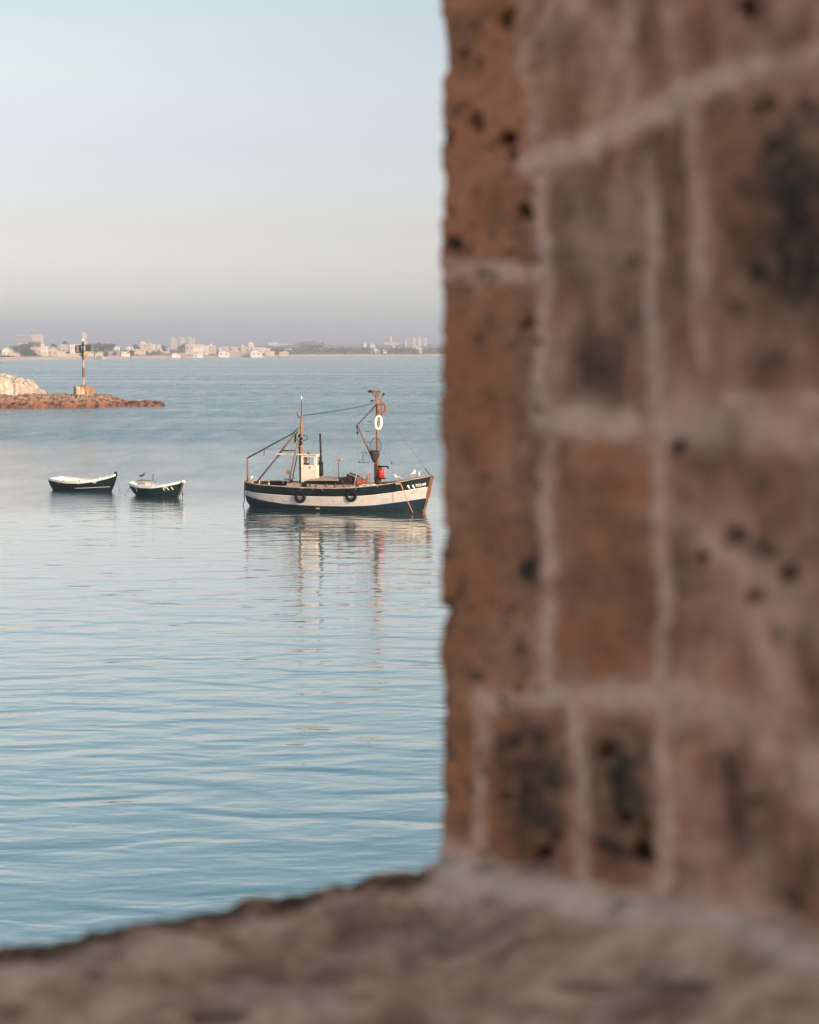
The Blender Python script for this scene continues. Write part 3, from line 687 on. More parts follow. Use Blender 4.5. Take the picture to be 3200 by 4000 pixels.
# wheelhouse
wy0, wy1 = -.32, .32
WHx0, WHx1 = Bp(583, 700, wy0).x, Bp(703, 700, wy0).x; WHt = Bp(600, 627, wy0).z; WHs = Bp(600, 706, wy0).z; WHb = Bp(600, 848, wy0).z; WHl = Bp(600, 641, wy0).z
for sy in (wy0, wy1):
    q = MB(); dy = .025
    q.box(((WHx0 + WHx1) / 2, sy, (WHs + WHb) / 2), (WHx1 - WHx0, .05, WHs - WHb))
    q.box((WHx0 + .055, sy, (WHs + WHt) / 2), (.11, .05, WHt - WHs)); q.box((WHx1 - .055, sy, (WHs + WHt) / 2), (.11, .05, WHt - WHs))
    q.box(((WHx0 + WHx1) / 2, sy, (WHl + WHt) / 2), (WHx1 - WHx0 - .22, .05, WHt - WHl)); q.build('cabin_side', CREAM, boat)
q = MB()
q.box((WHx1 + .025, 0, (WHs + WHb) / 2), (.05, wy1 - wy0 + .05, WHs - WHb)); q.box((WHx1 + .025, 0, (WHl + WHt) / 2), (.05, wy1 - wy0 + .05, WHt - WHl))
for y in (wy0 + .03, wy1 - .03): q.box((WHx1 + .025, y, (WHs + WHl) / 2), (.05, .08, WHl - WHs))
q.build('cabin_front', CREAM, boat)
q = MB(); q.box((WHx0 - .025, wy1 - .12, (WHb + WHt) / 2), (.05, .3, WHt - WHb)); q.build('cabin_back', CREAM, boat)
q = MB(); a = Bp(385, 632, wy0).x; q.box(((a + WHx1) / 2 + .03, 0, WHt + .035), (WHx1 - a + .10, .86, .05)); q.build('canopy_roof', mat("faded_canopy", (.66, .57, .48), (.55, .42, .34), scale=3), boat)
q = MB(); c = Bp(652, 730, wy0 - .03)
q.add([c + Vector((.07 * math.cos(a), 0, .07 * math.sin(a))) * (1 if i % 2 == 0 else .55) if False else Vector((c.x + (.075 if i % 2 == 0 else .04) * math.cos(a), c.y, c.z + (.075 if i % 2 == 0 else .04) * math.sin(a))) for i, a in enumerate([k * math.pi / 4 for k in range(8)])] , [tuple(range(8))])
q.build('cabin_emblem', mat("emblem_dark", (.06, .05, .04)), boat)
q = MB(); q.tube([Bp(622, 705, 0), Bp(622, 645, 0)], .05, 8); q.box(Bp(622, 702, 0), (.30, .2, .12), mi=1); q.build('steering_column', [WOOD, BLK], boat)
q = MB(); q.ell(Bp(642, 613, 0), (.08, .08, .06)); q.build('roof_lamp', BLK, boat)
q = MB(); q.box(Bp(648, 655, 0), (.03, .03, .12)); q.build('hanging_fitting', BLK, boat)
# masts and spars
def spar(name, pts, r, m, yo=0.0, n=10):
    q = MB(); q.tube([Bp(x, y, yo) for x, y in pts], r, n); return q.build(name, m, boat, True)
spar('mizzen_mast', [(580, 900), (582, 600), (584, 400), (585, 305)], [.078, .075, .065, .05], WOOD)
spar('antenna', [(585, 305), (585, 180)], .022, DLINE); q = MB(); q.ell(Bp(585, 156, 0), (.045, .045, .09)); q.build('antenna_tip', WPAINT, boat, True)
q = MB(); q.tube([Bp(580, 318), Bp(562, 316), Bp(557, 304)], .02, 6); q.build('lamp_arm', BLK, boat)
q = MB(); q.ell(Bp(557, 287, 0), (.07, .07, .11)); q.build('masthead_lamp', mat("dull_red_lamp", (.30, .09, .06)), boat, True)
q = MB(); rr = random.Random(9)
for k in range(9): q.ell(Bp(575 + rr.uniform(-14, 16), 460 + k * 10, rr.uniform(-.1, .05)), (.07, .07, .08), n=8, m=6, jit=.25, seed=k)
q.ell(Bp(534, 490, -.05), (.06, .06, .24), Matrix.Rotation(R(8), 3, 'Y'), jit=.15); q.tube([Bp(534, 462), Bp(556, 430)], .03, 6); q.tube([Bp(545, 500), Bp(575, 500)], .04, 6)
q.build('rigging_blocks', BLK, boat)
q = MB(); q.tube([Bp(598 + 38 * math.sin(a) , 484 - 22 * math.cos(a), -.05) for a in np.linspace(0, math.pi, 12)], .025, 6); q.build('horn_ring', DLINE, boat)
spar('stern_gallows_spar', [(212, 855), (400, 625), (572, 395)], [.045, .05, .045], GWOOD)
spar('stern_gallows_spar', [(395, 620), (520, 460), (560, 408)], .035, GWOOD, -.1)
spar('a_frame_leg', [(472, 890), (525, 650), (562, 480)], [.04, .045, .04], GWOOD, -.75)
spar('a_frame_leg', [(500, 870), (545, 650), (572, 520)], [.03, .03, .03], GWOOD, .4)
spar('crossbar', [(418, 590), (532, 588)], .04, DLINE); spar('crossbar', [(553, 562), (585, 562)], .03, DLINE)
spar('mast_ladder', [(572, 850), (568, 560)], .03, BLK, -.12)
spar('stern_post', [(142, 842), (142, 650)], .05, WOOD, 0)
spar('stern_boom', [(138, 652), (280, 575), (400, 510), (515, 448), (575, 395)], [.042] * 5, DLINE)
spar('hanging_line', [(280, 578), (277, 634)], .02, DLINE); spar('boom_line', [(282, 577), (350, 583), (420, 570), (475, 530)], .008, DLINE)
spar('fore_stay_line', [(598, 302), (760, 280), (900, 258), (1050, 231), (1182, 198)], .018, DLINE)
# exhaust
q = MB(); q.tube([Bp(738, 448, .1), Bp(742, 560, .1), Bp(745, 682, .1)], .052, 12); q.tube([Bp(746, 682, .1), Bp(746, 796, .1)], .118, 16)
q.build('exhaust_pipe', BLK, boat, True); q = MB(); q.tube([Bp(745, 796, .1), Bp(742, 845, .1)], .06, 10); q.tube([Bp(745, 808, .1), Bp(720, 806, .1)], .04, 8); q.build('exhaust_base', RUST, boat)
for a, b in (((728, 745), (700, 825)), ((762, 745), (782, 828))): spar('exhaust_stay', [a, b], .01, GALV, .1, 5)
# deck lamp post
spar('lamp_post', [(893, 850), (890, 662)], .035, GWOOD); q = MB(); q.ell(Bp(908, 663, 0), (.09, .07, .08), jit=.12); q.build('deck_lamp', mat("orange_deck_lamp", (.5, .2, .07)), boat)
# main mast
spar('main_mast', [(1212, 892), (1208, 600), (1204, 300), (1201, 108)], [.075, .07, .062, .055], WOOD)
q = MB(); a = Bp(1218, 870, .1); q.beam(Bp(1196, 885, .12), Bp(1192, 700, .12), .12, .12); q.beam(Bp(1228, 880, .12), Bp(1226, 705, .12), .12, .14); q.build('mast_tabernacle', GWOOD, boat)
q = MB(); q.box(Bp(1232, 817, 0), (.62, .4, .05)); q.build('tank_shelf', DKWOOD, boat)
q = MB(); q.beam(Bp(1134, 104), Bp(1232, 104), .16, .10); q.build('masthead_platform', WOOD, boat)
q = MB(); q.ell(Bp(1152, 103, -.05), (.13, .10, .075)); q.build('masthead_lamp', BLK, boat, True)
q = MB(); q.beam(Bp(1141, 66), Bp(1227, 67), .015, .015); q.beam(Bp(1158, 100), Bp(1155, 66), .015, .015); q.beam(Bp(1222, 100), Bp(1222, 66), .015, .015); q.beam(Bp(1180, 100), Bp(1190, 78), .015, .015); q.build('aerial', GALV, boat)
for a, b in (((1165, 112), (1199, 155)), ((1226, 112), (1204, 160))): spar('brace', [a, b], .02, DLINE, 0, 6)
spar('spreader', [(1155, 180), (1200, 172), (1272, 163)], .022, WOOD); q = MB(); q.ell(Bp(1163, 182, 0), (.09, .06, .05)); q.build('spreader_lamp', BLK, boat)
spar('upper_post', [(1243, 305), (1240, 220), (1241, 140)], .035, WOOD); q = MB(); q.tube([Bp(1241, 142), Bp(1257, 138)], .02, 6); q.ell(Bp(1260, 126, 0), (.055, .055, .075)); q.build('side_lamp', BLK, boat)
spar('derrick_boom', [(1045, 380), (1100, 500), (1150, 610), (1192, 700)], [.045, .055, .055, .05], GWOOD)
spar('topping_lift', [(1044, 377), (1110, 310), (1165, 250), (1196, 215)], .026, DLINE)
q = MB(); q.ell(Bp(1043, 392, 0), (.06, .05, .10), jit=.1); q.tube([Bp(1044, 400), Bp(1044, 430)], .02, 6); q.ell(Bp(1044, 443, 0), (.045, .045, .10)); q.build('cargo_block', BLK, boat)
spar('hoist_line', [(1046, 455), (1052, 600), (1060, 700)], .009, GALV, 0, 5); spar('hoist_line', [(1048, 450), (1090, 560), (1140, 650)], .007, GALV, 0, 5)
# rope ladder
lad = MB(); L1 = lambda t: (1152 - 112 * t, 200 + 570 * t); L2 = lambda t: (1178 - 46 * t, 203 + 567 * t)
lad.tube([Bp(*L1(0)), Bp(*L1(.5)), Bp(*L1(1))], .009, 5); lad.tube([Bp(*L2(0)), Bp(*L2(.5)), Bp(*L2(1)), Bp(1130, 880)], .009, 5)
lad.build('shroud', LINE, boat)
for t in (.115, .26, .405, .56, .705, .855):
    spar('ladder_rung', [L1(t), L2(t)], .013, DLINE, 0, 5)
q = MB(); q.beam(Bp(1058, 690), Bp(1110, 603), .012, .012); q.beam(Bp(1088, 688), Bp(1090, 605), .014, .014); q.beam(Bp(1092, 688), Bp(1122, 603), .012, .012); q.ell(Bp(1058, 684), (.035, .035, .05)); q.build('ladder_brace', DLINE, boat)
# stays
spar('forestay', [(1268, 285), (1330, 370), (1440, 520), (1560, 675), (1600, 735)], .0095, GALV, 0, 5); spar('forestay_chain', [(1600, 735), (1625, 768), (1648, 797)], .022, BLK, 0, 6)
spar('shroud_stay', [(1250, 400), (1285, 530), (1325, 690), (1368, 855)], .010, GALV, -.3, 5); q = MB(); q.ell(Bp(1327, 694, -.3), (.04, .03, .05)); q.build('turnbuckle', BLK, boat)
spar('shroud_stay', [(1245, 590), (1325, 680)], .006, GALV, -.1, 5); spar('shroud_stay', [(1225, 600), (1228, 700)], .006, GALV, -.2, 5); spar('shroud_stay', [(1262, 800), (1290, 872)], .007, GALV, -.2, 5)
# stern rail (far side)
q = MB(); q.tube([Bp(180, 822, .9), Bp(300, 832, 1.25), Bp(455, 845, 1.4), Bp(570, 848, 1.45)], .018, 6)
for x, y, y2, yy in ((180, 822, 855, .9), (250, 828, 850, 1.15), (320, 834, 862, 1.3), (450, 845, 862, 1.4)): q.tube([Bp(x, y, yy), Bp(x, y2, yy)], .016, 6)
q.build('stern_rail', LINE, boat)
q = MB(); q.box(Bp(165, 852, -.2), (.26, .22, .16)); q.tube([Bp(165, 848, -.2), Bp(165, 836, -.2)], .07, 10); q.build('stern_bollard', PINKW, boat)
q = MB(); q.tube([Bp(240, 835, -.6), Bp(236, 880, -.75)], .03, 6); q.build('fairlead', mat("yellow_fairlead", (.5, .45, .2)), boat)
for zx, zy, yo in ((1376, 860, -.95), ): q = MB(); q.box(Bp(zx, zy, yo), (.2, .12, .12)); q.build('bow_bollard', PINKW, boat)
for i, zx in enumerate((690, 770, 1035, 1200)):
    u = (Bp(zx, 905, -1.5).x - XS) / (XB - XS); q = MB(); q.ell(hull_pt(u, zS(u) - .07, .0), (.028, .02, .028), n=8, m=6); q.build('bolt', PINKW, boat)
q = MB(); q.box(hull_pt((Bp(720, 1075, -1.5).x - XS) / (XB - XS), .14, .005), (.2, .02, .05)); q.build('sea_cock', PINKW, boat)
for zx, zy in ((440, 1007), (468, 1008), (1095, 1010)):
    u = (Bp(zx, zy, -1.4).x - XS) / (XB - XS); z = Bp(zx, zy, -1.45).z; q = MB(); q.ell(hull_pt(u, z, 0), (.03, .02, .03), n=8, m=6); q.build('scupper', BLK, boat)
# number and marks on the bow: laid on the hull surface
def hull_map(x, z, off):                   # x along the boat, z up -> surface point
    x0, x1 = xst(z), xb(z); u = min(max((x - x0) / (x1 - x0), 0), 1); return hull_pt(u, z, off)
def lay(mesh_vs, faces, org, sc, slope, name, extra=0.012):
    q = MB(); vs = []
    for off in (extra, -.004):
        for v in mesh_vs:
            x = org[0] + v[0] * sc; z = org[1] + v[1] * sc + v[0] * sc * slope; vs.append(hull_map(x, z, off))
    n_ = len(mesh_vs); q.add(vs, [f for f in faces]); return q.build(name, PALEM, boat)
cu = bpy.data.curves.new('t', 'FONT'); cu.body = "70549"; cu.size = 1.0; cu.offset = .010; cu.resolution_u = 3; to = bpy.data.objects.new('t', cu); COL.objects.link(to)
bpy.context.view_layer.update(); tm = to.evaluated_get(bpy.context.evaluated_depsgraph_get()).to_mesh()
tv = [tuple(v.co) for v in tm.vertices]; tf = [tuple(p.vertices) for p in tm.polygons]; wdt = max(v[0] for v in tv)
bpy.data.objects.remove(to); bpy.data.curves.remove(cu)
a = Bp(1508, 893, -.62); b = Bp(1600, 880, -.28)
lay(tv, tf, (a.x, a.z + .0), (b.x - a.x) / wdt, .16, 'registration_number')
for zx in (1440, 1474):                    # the two leaf shaped marks
    a = Bp(zx, 908, -.85); sh = [(0.0, .92), (.25, 1.0), (.5, .95), (.62, .7), (.66, .4), (.72, .12), (.92, .04), (.82, -.06), (.55, -.02), (.45, .2), (.2, .35), (.02, .6)]
    lay([(x * .72, y, 0) for x, y in sh], [tuple(range(len(sh)))], (a.x, a.z), .20, .13, 'hull_mark')

# --- things lying on, hanging from or fixed to the fishing boat
def onboat(name, p, label, cat, group=None): return empty(name, Bw(p), BA, label, cat, group)
FT = mat("tyre_inner_wear", (.03, .03, .03))
def tyre(zx, zy, label):
    u = (Bp(zx, zy, -1.5).x - XS) / (XB - XS); z = Bp(zx, zy, -1.62).z; p = hull_pt(u, z, .10)
    r = onboat('tyre_fender', p, label, 'tyre', 'tyre fenders hung on the hull')
    q = MB(); q.torus((0, 0, 0), .235, .085, n=36, m=14, sz=1.05); q.build('tyre', RUBBER, r, True)
    q = MB(); q.tube([(-.05, .03, .30), (-.04, .07, zS(u) - z)], .014, 5); q.tube([(.05, .03, .30), (.04, .07, zS(u) - z)], .014, 5); q.build('rope', DLINE, r)
tyre(590, 972, "black tyre fender hanging below the wheelhouse"); tyre(1008, 965, "black tyre fender hanging below the orange net basket")
r = onboat('lifebuoy', Bp(1245, 240, -.12), "faded orange lifebuoy ring hung high on the main mast", 'lifebuoy')
q = MB(); q.torus((0, 0, 0), .235, .065, Matrix.Rotation(R(18), 3, 'Z'), sx=.9, sz=1.08); q.build('ring', mat("faded_orange_ring", (.24, .09, .055), (.19, .07, .045), scale=5), r, True)
q = MB(); q.tube([(0, .05, .25), (-.02, .08, .32)], .015, 5); q.build('strap', DLINE, r)
r = onboat('lifebuoy', Bp(1217, 360, -.14), "white lifebuoy ring hanging below the orange one on the mast", 'lifebuoy')
q = MB(); q.torus((0, 0, 0), .34, .075, Matrix.Rotation(R(12), 3, 'Z') @ Matrix.Rotation(R(3), 3, 'Y'), sx=.46, sz=1.0); q.build('ring', mat("white_ring", (.80, .77, .64), (.7, .66, .54), scale=5), r, True)
q = MB(); q.beam((.02, -.02, .40), (.06, -.03, .20), .05, .07); q.beam((0, 0, -.40), (.08, 0, -.30), .04, .05); q.build('strap', DKWOOD, r)
# landing net
r = onboat('landing_net', Bp(1195, 690, -.15), "long dark landing net on a hoop hanging against the main mast", 'net')
o0 = Bp(1195, 690, -.15)
def rel(zx, zy, yo=-.15): return Bp(zx, zy, yo) - o0
q = MB(); q.tube([rel(1194 + 46 * math.cos(a), 548 + 62 * math.sin(a)) for a in np.linspace(0, 2 * math.pi, 28)[:-1]], .014, 6, closed=True); q.build('hoop', BLK, r)
q = MB()
for k in range(10):
    f = -1 + 2 * k / 9; q.tube([rel(1194 + 46 * f, 548 + (62 * math.sqrt(max(1 - f * f, 0)) if 0 else -62 * math.sqrt(max(1 - f * f, 0)))), rel(1190 + 42 * f, 620, -.22), rel(1188 + 10 * f, 680)], .004, 4)
for k in range(10):
    y = 500 + k * 18; hw_ = 46 * math.sqrt(max(1 - ((y - 548) / 62) ** 2, 0)) if y < 570 else 42 * (690 - y) / 120
    if hw_ > 3: q.tube([rel(1192 - hw_, y), rel(1192, y, -.25), rel(1192 + hw_, y)], .004, 4)
q.build('mesh_net', DLINE, r)
q = MB(); q.tube([rel(1190, 590), rel(1188, 620), rel(1187, 650), rel(1186, 675), rel(1186, 692)], [.24, .25, .20, .12, .03], 12); q.build('net_bag', NETM, r, True)
# red canister + black pump pipe
r = onboat('red_canister', Bp(1243, 811, -.1), "bright red plastic canister on the shelf of the main mast", 'canister')
q = MB(); q.tube([(0, 0, .0), (0, 0, .03), (0, 0, .40), (0, 0, .45), (0, 0, .46)], [.13, .155, .155, .12, .05], 18); o = q.build('body', mat("bright_red_plastic", (.75, .02, .012), (.55, .02, .01), scale=4, rough=.4), r, True)
q = MB(); q.tube([(.0, 0, .46), (0, 0, .50)], .04, 10); q.build('cap', BLK, r)
r = onboat('bilge_pump', Bp(1215, 726, 0), "black elbow pipe sticking out from the main mast above the red canister", 'pipe')
o0 = Bp(1215, 726, 0); q = MB(); q.tube([Bp(1215, 722, -.08) - o0, Bp(1270, 719, -.08) - o0, Bp(1295, 720, -.08) - o0, Bp(1298, 740, -.08) - o0], [.045, .045, .05, .05], 10); q.build('pipe', BLK, r, True)
q = MB(); q.tube([Bp(1278, 722, -.08) - o0, Bp(1278, 800, -.08) - o0], .01, 5); q.tube([Bp(1283, 812, -.08) - o0, Bp(1287, 850, -.08) - o0], .012, 5); q.build('hose', LINE, r)
# net basket
r = onboat('net_basket', Bp(1082, 885, -.6), "brown net basket on a tubular frame holding orange gear", 'basket'); o0 = Bp(1082, 885, -.6)
def rl(zx, zy, yo=-.6): return Bp(zx, zy, yo) - o0
q = MB()
for a, b in (((1040, 770), (1012, 890)), ((1133, 770), (1130, 885))):
    q.tube([rl(*a), rl(*b)], .017, 6); q.tube([rl(*a, -.2), rl(*b, -.2)], .017, 6)
q.tube([rl(1040, 772), rl(1133, 772)], .015, 6); q.tube([rl(1040, 772, -.2), rl(1133, 772, -.2)], .015, 6); q.ell(rl(1040, 772), (.03, .03, .05)); q.build('frame', LINE, r)
q = MB(); bag = [(1030, 826), (1034, 808), (1048, 822), (1060, 806), (1068, 824), (1090, 828), (1108, 822), (1120, 800), (1132, 782), (1130, 850), (1110, 868), (1070, 880), (1040, 872), (1026, 868)]
bp_ = [rl(x, y) for x, y in bag]; q.prism([(p.x, p.z) for p in bp_], 0.0, .36); q.build('net_bag', mat("brown_net", (.16, .06, .04), (.26, .12, .09), scale=9, rough=.95), r)
q = MB(); c = rl(1075, 850); rr = random.Random(4)
for k in range(9): q.ell(c + Vector((rr.uniform(-.22, .2), -.02, rr.uniform(-.06, .06))), (.06, .04, .045), n=8, m=6, jit=.2, seed=k)
q.build('orange_floats', mat("orange_gear", (.55, .10, .03), (.40, .06, .02), scale=8), r)
# crate and dark net pile
r = onboat('fish_crate', Bp(995, 862, -.2), "dark wooden crate tipped over the net pile", 'crate'); o0 = Bp(995, 862, -.2)
q = MB(); cr_ = [(962, 776), (1036, 806), (1026, 862), (938, 858)]; pp = [Bp(x, y, -.4) - o0 for x, y in cr_]; q.prism([(p.x, p.z) for p in pp], -.25, .35); q.build('box', DKWOOD, r)
q = MB(); a, b = Bp(960, 776, -.45) - o0, Bp(1038, 806, -.45) - o0; q.beam(a, b, .06, .045); q.build('rim', PINKW, r)
r = onboat('net_pile', Bp(930, 862, -.3), "heap of dark fishing net piled on the hatch", 'fishing net'); o0 = Bp(930, 862, -.3)
q = MB(); rr = random.Random(12)
for k in range(34):
    zx = rr.uniform(872, 985); top_ = np.interp(zx, [870, 895, 920, 945, 985], [846, 818, 802, 806, 800]); zy = rr.uniform(top_ + 8, 856)
    q.ell(Bp(zx, zy, rr.uniform(-.5, .1)) - o0, (.14, .12, .08), n=8, m=6, jit=.3, seed=k)
for k in range(16):
    zx = rr.uniform(885, 960); q.tube([Bp(zx + rr.uniform(-12, 12), 800 + rr.uniform(5, 30), -.5) - o0 for _ in range(4)], .010, 4)
q.build('net_heap', NETM, r); q = MB(); q.tube([Bp(922, 802) - o0, Bp(922, 782) - o0], .01, 4); q.tube([Bp(932, 802) - o0, Bp(934, 780) - o0], .01, 4); q.build('net_stake', DLINE, r)
# pale rope coils on the fore deck
r = onboat('rope_coil', Bp(1165, 884, -.7), "pale blue white rope coils on the foredeck by the main mast", 'rope'); o0 = Bp(1165, 884, -.7); q = MB()
for k in range(5): q.torus((-.2 + k * .11, -.05 + .05 * (k % 2), .05 + .03 * (k % 3)), .16, .028, Matrix.Rotation(R(80), 3, 'X'), n=18, m=6)
q.build('coil', mat("pale_rope", (.62, .66, .68)), r)
r = onboat('rope_coil', Bp(1095, 888, -.7), "pale rope loops under the net basket", 'rope'); q = MB()
for k in range(3): q.torus((-.15 + k * .12, 0, .04 + .03 * k), .14, .026, Matrix.Rotation(R(80), 3, 'X'), n=18, m=6)
q.build('coil', mat("pale_rope_b", (.62, .64, .62)), r)
# helm chair and blue bucket on a tray
r = onboat('deck_chair', Bp(468, 862, .3), "pink seat back chair standing aft of the wheelhouse", 'chair'); o0 = Bp(468, 862, .3)
def rc(x, y): return Bp(x, y, .3) - o0
q = MB(); q.box((rc(468, 768)), (.29, .04, .22)); q.build('backrest', mat("salmon_fabric", (.52, .32, .24)), r)
q = MB(); q.box(rc(472, 822) + Vector((0, -.12, 0)), (.34, .32, .03)); q.build('seat', GWOOD, r)
q = MB()
for x in (449, 487):
    for dy in (0, -.26): q.tube([rc(x, 822) + Vector((0, dy, 0)), rc(x, 862) + Vector((0, dy, 0))], .012, 5)
    q.tube([rc(x, 790), rc(x, 822)], .01, 5)
q.tube([rc(448, 760), rc(455, 745), rc(478, 745), rc(488, 760)], .012, 5); q.build('frame', LINE, r)
r = onboat('blue_bucket', Bp(503, 862, .1), "faded blue plastic tub on a stand beside the wheelhouse", 'tub'); o0 = Bp(503, 862, .1)
q = MB(); q.tube([Bp(503, 820, .1) - o0, Bp(503, 788, .1) - o0], [.10, .125], 14); q.build('tub', mat("faded_blue_plastic", (.12, .17, .30), (.2, .25, .36), scale=6), r)
q = MB(); q.box(Bp(495, 822, .1) - o0, (.36, .3, .025)); q.box(Bp(496, 842, .1) - o0, (.14, .14, .26), mi=1); q.build('stand', [GWOOD, BLK], r)
r = onboat('round_float', Bp(317, 872, -1.0), "small cream round float hung on the stern rail", 'float')
q = MB(); q.ell((0, 0, .06), (.05, .05, .06)); q.tube([(0, 0, .1), (0, .0, .25)], .008, 5); q.build('float', mat("cream_float", (.66, .6, .42)), r, True)
# mooring lines
r = onboat('mooring_rope', Bp(1400, 866, -.98), "orange mooring rope running down the bow into the water", 'rope'); o0 = Bp(1400, 866, -.98)
q = MB(); q.tube([Bp(1398, 862, -.95) - o0, Bp(1412, 892, -1.12) - o0, Bp(1425, 930, -1.15) - o0, Bp(1460, 1010, -1.15) - o0, Bp(1500, 1100, -1.15) - o0], [.035, .035, .022, .018, .018], 7); q.build('rope', ORG, r)
r = onboat('mooring_rope', Bp(118, 850, 0), "dark rope trailing from the stern into the water", 'rope'); o0 = Bp(118, 850, 0)
q = MB(); q.tube([Bp(135, 843) - o0, Bp(117, 858) - o0, Bp(115, 930) - o0, Bp(117, 990) - o0, Bp(104, 1040) - o0, Bp(102, 1060) - o0], .022, 7); q.build('rope', mat("brown_rope", (.10, .05, .05)), r)
def gtop(zx, yo):
    u = (Bp(zx, 850, yo).x - XS) / (XB - XS); p = hull_pt(u, zS(u), -.06); p.z += .045; return Bw(p)
bird(gtop(1378, -.9), BA + R(200), "gull perched on the bow rail by the mooring rope", 1.05); bird(gtop(1495, -.6), BA + R(75), "tall white necked gull, middle of three on the bow rail", 1.25)
bird(gtop(1545, -.5), BA + R(110), "smallest gull, nearest the boat's bow tip", .85); bird(Bw(Bp(165, 834, -.2)), BA + R(20), "pale gull on the stern bollard of the fishing boat", .7)

# --- rowing boats
def rowboat(loc, ang, L, beam, sheer, label, transom, green, stripe, numbers):
    root = empty('rowing_boat', loc, ang, label, 'rowing boat', 'green and white rowing boats moored together')
    zs = lambda u: pint(u, sheer)
    def plan(u):
        if transom: s = .66 + .34 * math.sin(min(u / .45, 1) * math.pi / 2) if u > 0.001 else .66
        else: s = (1 - max(1 - u / .38, 0) ** 2.6) ** .55
        return beam / 2 * s * (1 - max((u - .45) / .55, 0) ** 2.2)
    x0, x1 = -L / 2, L / 2
    fxs = lambda z: pint(z, [(-.4, x0 + (.45 if transom else .8)), (0, x0 + (.26 if transom else .50)), (.3, x0 + .14), (.7, x0)])
    fxb = lambda z: pint(z, [(-.4, x1 - .8), (0, x1 - .45), (.4, x1 - .22), (1.0, x1)])
    bf = lambda z, u: pint(z, [(-.4, .2), (0, .74), (.2, .86), (.45, .95), (.7, 1.0), (1.1, 1.02)]) * (1 - max((u - .6) / .4, 0) * .3 * (1 - min(max(z / .8, 0), 1)))
    gl = lambda u: zs(u) - .10
    LVs = [zs, gl, mid(gl, lambda u: .22 + .10 * u, .5), lambda u: .16 + .16 * max(u - .3, 0) * 1.4, lambda u: .10 + .04 * u, lambda u: -.12, lambda u: -.4]
    rw = hull(LVs, fxs, fxb, plan, bf, 44)
    hm = hull_mesh(rw, [0, 1, 1, 2, 3, 3])
    if transom:
        for r_ in range(len(rw) - 1):
            a, b = rw[r_][0], rw[r_ + 1][0]; hm.add([(a[0], -a[1], a[2]), (a[0], a[1], a[2]), (b[0], b[1], b[2]), (b[0], -b[1], b[2])], [(0, 1, 2, 3)], [0, 1, 1, 2, 3, 3][r_])
    hm.build('hull', [WPAINT, green, BLUEH, BLACKW], root, True)
    q = MB()
    for sg in (-1, 1):
        n = len(rw[0]); a = [(x, sg * max(y - .05, 0), z) for x, y, z in rw[0]]; uu = [.5 - .5 * math.cos(math.pi * i / (n - 1)) for i in range(n)]
        b = [(min(p[0] * .98, fxb(max(zs(u) - .34, .12)) - .12), p[1] * bf(max(zs(u) - .34, .12), u) / 1.02 * .90, max(zs(u) - .34, .12)) for p, u in zip(a, uu)]; q.add(a + b, [(i, i + 1, n + i + 1, n + i) for i in range(n - 1)])
        c = [(max(min(p[0] * .98, fxb(.14) - .12), fxs(.14) + .1), 0, .14) for p in b]; q.add(b + c, [(i, i + 1, n + i + 1, n + i) for i in range(n - 1)])
    if transom: p = rw[0][0]; q.box((p[0] + .05, 0, p[2] - .17), (.05, p[1] * 1.9, .34))
    q.build('inner_hull', WPAINT, root)
    for sg in (-1, 1):
        q = MB(); vo = [(x, sg * (y + .03), z) for x, y, z in rw[0]]; vi = [(x, sg * max(y - .09, 0), z) for x, y, z in rw[0]]
        n = len(vo); vs = vo + vi + [(x, y, z + .04) for x, y, z in vi] + [(x, y, z + .04) for x, y, z in vo]; fs = []
        for i in range(n - 1):
            for k in range(4): k2 = (k + 1) % 4; fs.append((k * n + i, k * n + i + 1, k2 * n + i + 1, k2 * n + i))
        q.add(vs, fs); q.build('gunwale', WPAINT, root)
    for u in (.25, .52, .75):
        x = x0 + L * u; q = MB(); q.box((x, 0, zs(u) - .14), (.22, plan(u) * 1.86, .04)); q.build('thwart', WPAINT, root)
    for u in (.30, .56):
        for sg in (-1, 1):
            x = x0 + L * u; q = MB(); q.tube([(x, sg * (plan(u) - .05), zs(u) + .03), (x, sg * (plan(u) - .05), zs(u) + .11)], .03, 8); q.build('rowlock', GALV, root)
    q = MB(); q.beam((x1 - .42, 0, .0), (x1 - .19, 0, .45), .07, .08); q.beam((x1 - .19, 0, .45), (x1 + .02, 0, sheer[-1][1] + .03), .07, .09); q.build('stem_post', DKG if transom else GWOOD, root)
    if stripe:
        q = MB(); n = 20
        for sg in (-1, 1):
            q.tube([(lambda z, u: (fxs(z) + (fxb(z) - fxs(z)) * u, sg * (plan(u) * bf(z, u) + .006), z))(.16 + .16 * max(u - .3, 0) * 1.4, u) for u in np.linspace(.5, .97, n)], .011, 5)
        q.build('waterline_stripe', WPAINT, root)
    def hp(x, z, off=.012):
        a, b = fxs(z), fxb(z); u = min(max((x - a) / (b - a), 0), 1); return Vector((x, -(plan(u) * bf(z, u) + off), z))
    return root, hp, zs, plan, rw
def rowpos(px, py): d = F * HC / (py - HY); return Vector(((px - 1600) / F * d, d, 0))
GREEN2 = mat("rowing_boat_green", (.001, .008, .006), (.002, .015, .011), scale=3, rough=.5, spec=.2); GREEN3 = mat("rowing_boat_green_b", (.001, .011, .008), (.003, .022, .015), scale=3, rough=.5, spec=.2)
s_, b_ = rowpos(203, 1912), rowpos(437, 1924); c_ = (s_ + b_) / 2; ang = math.atan2(b_.y - s_.y, b_.x - s_.x)
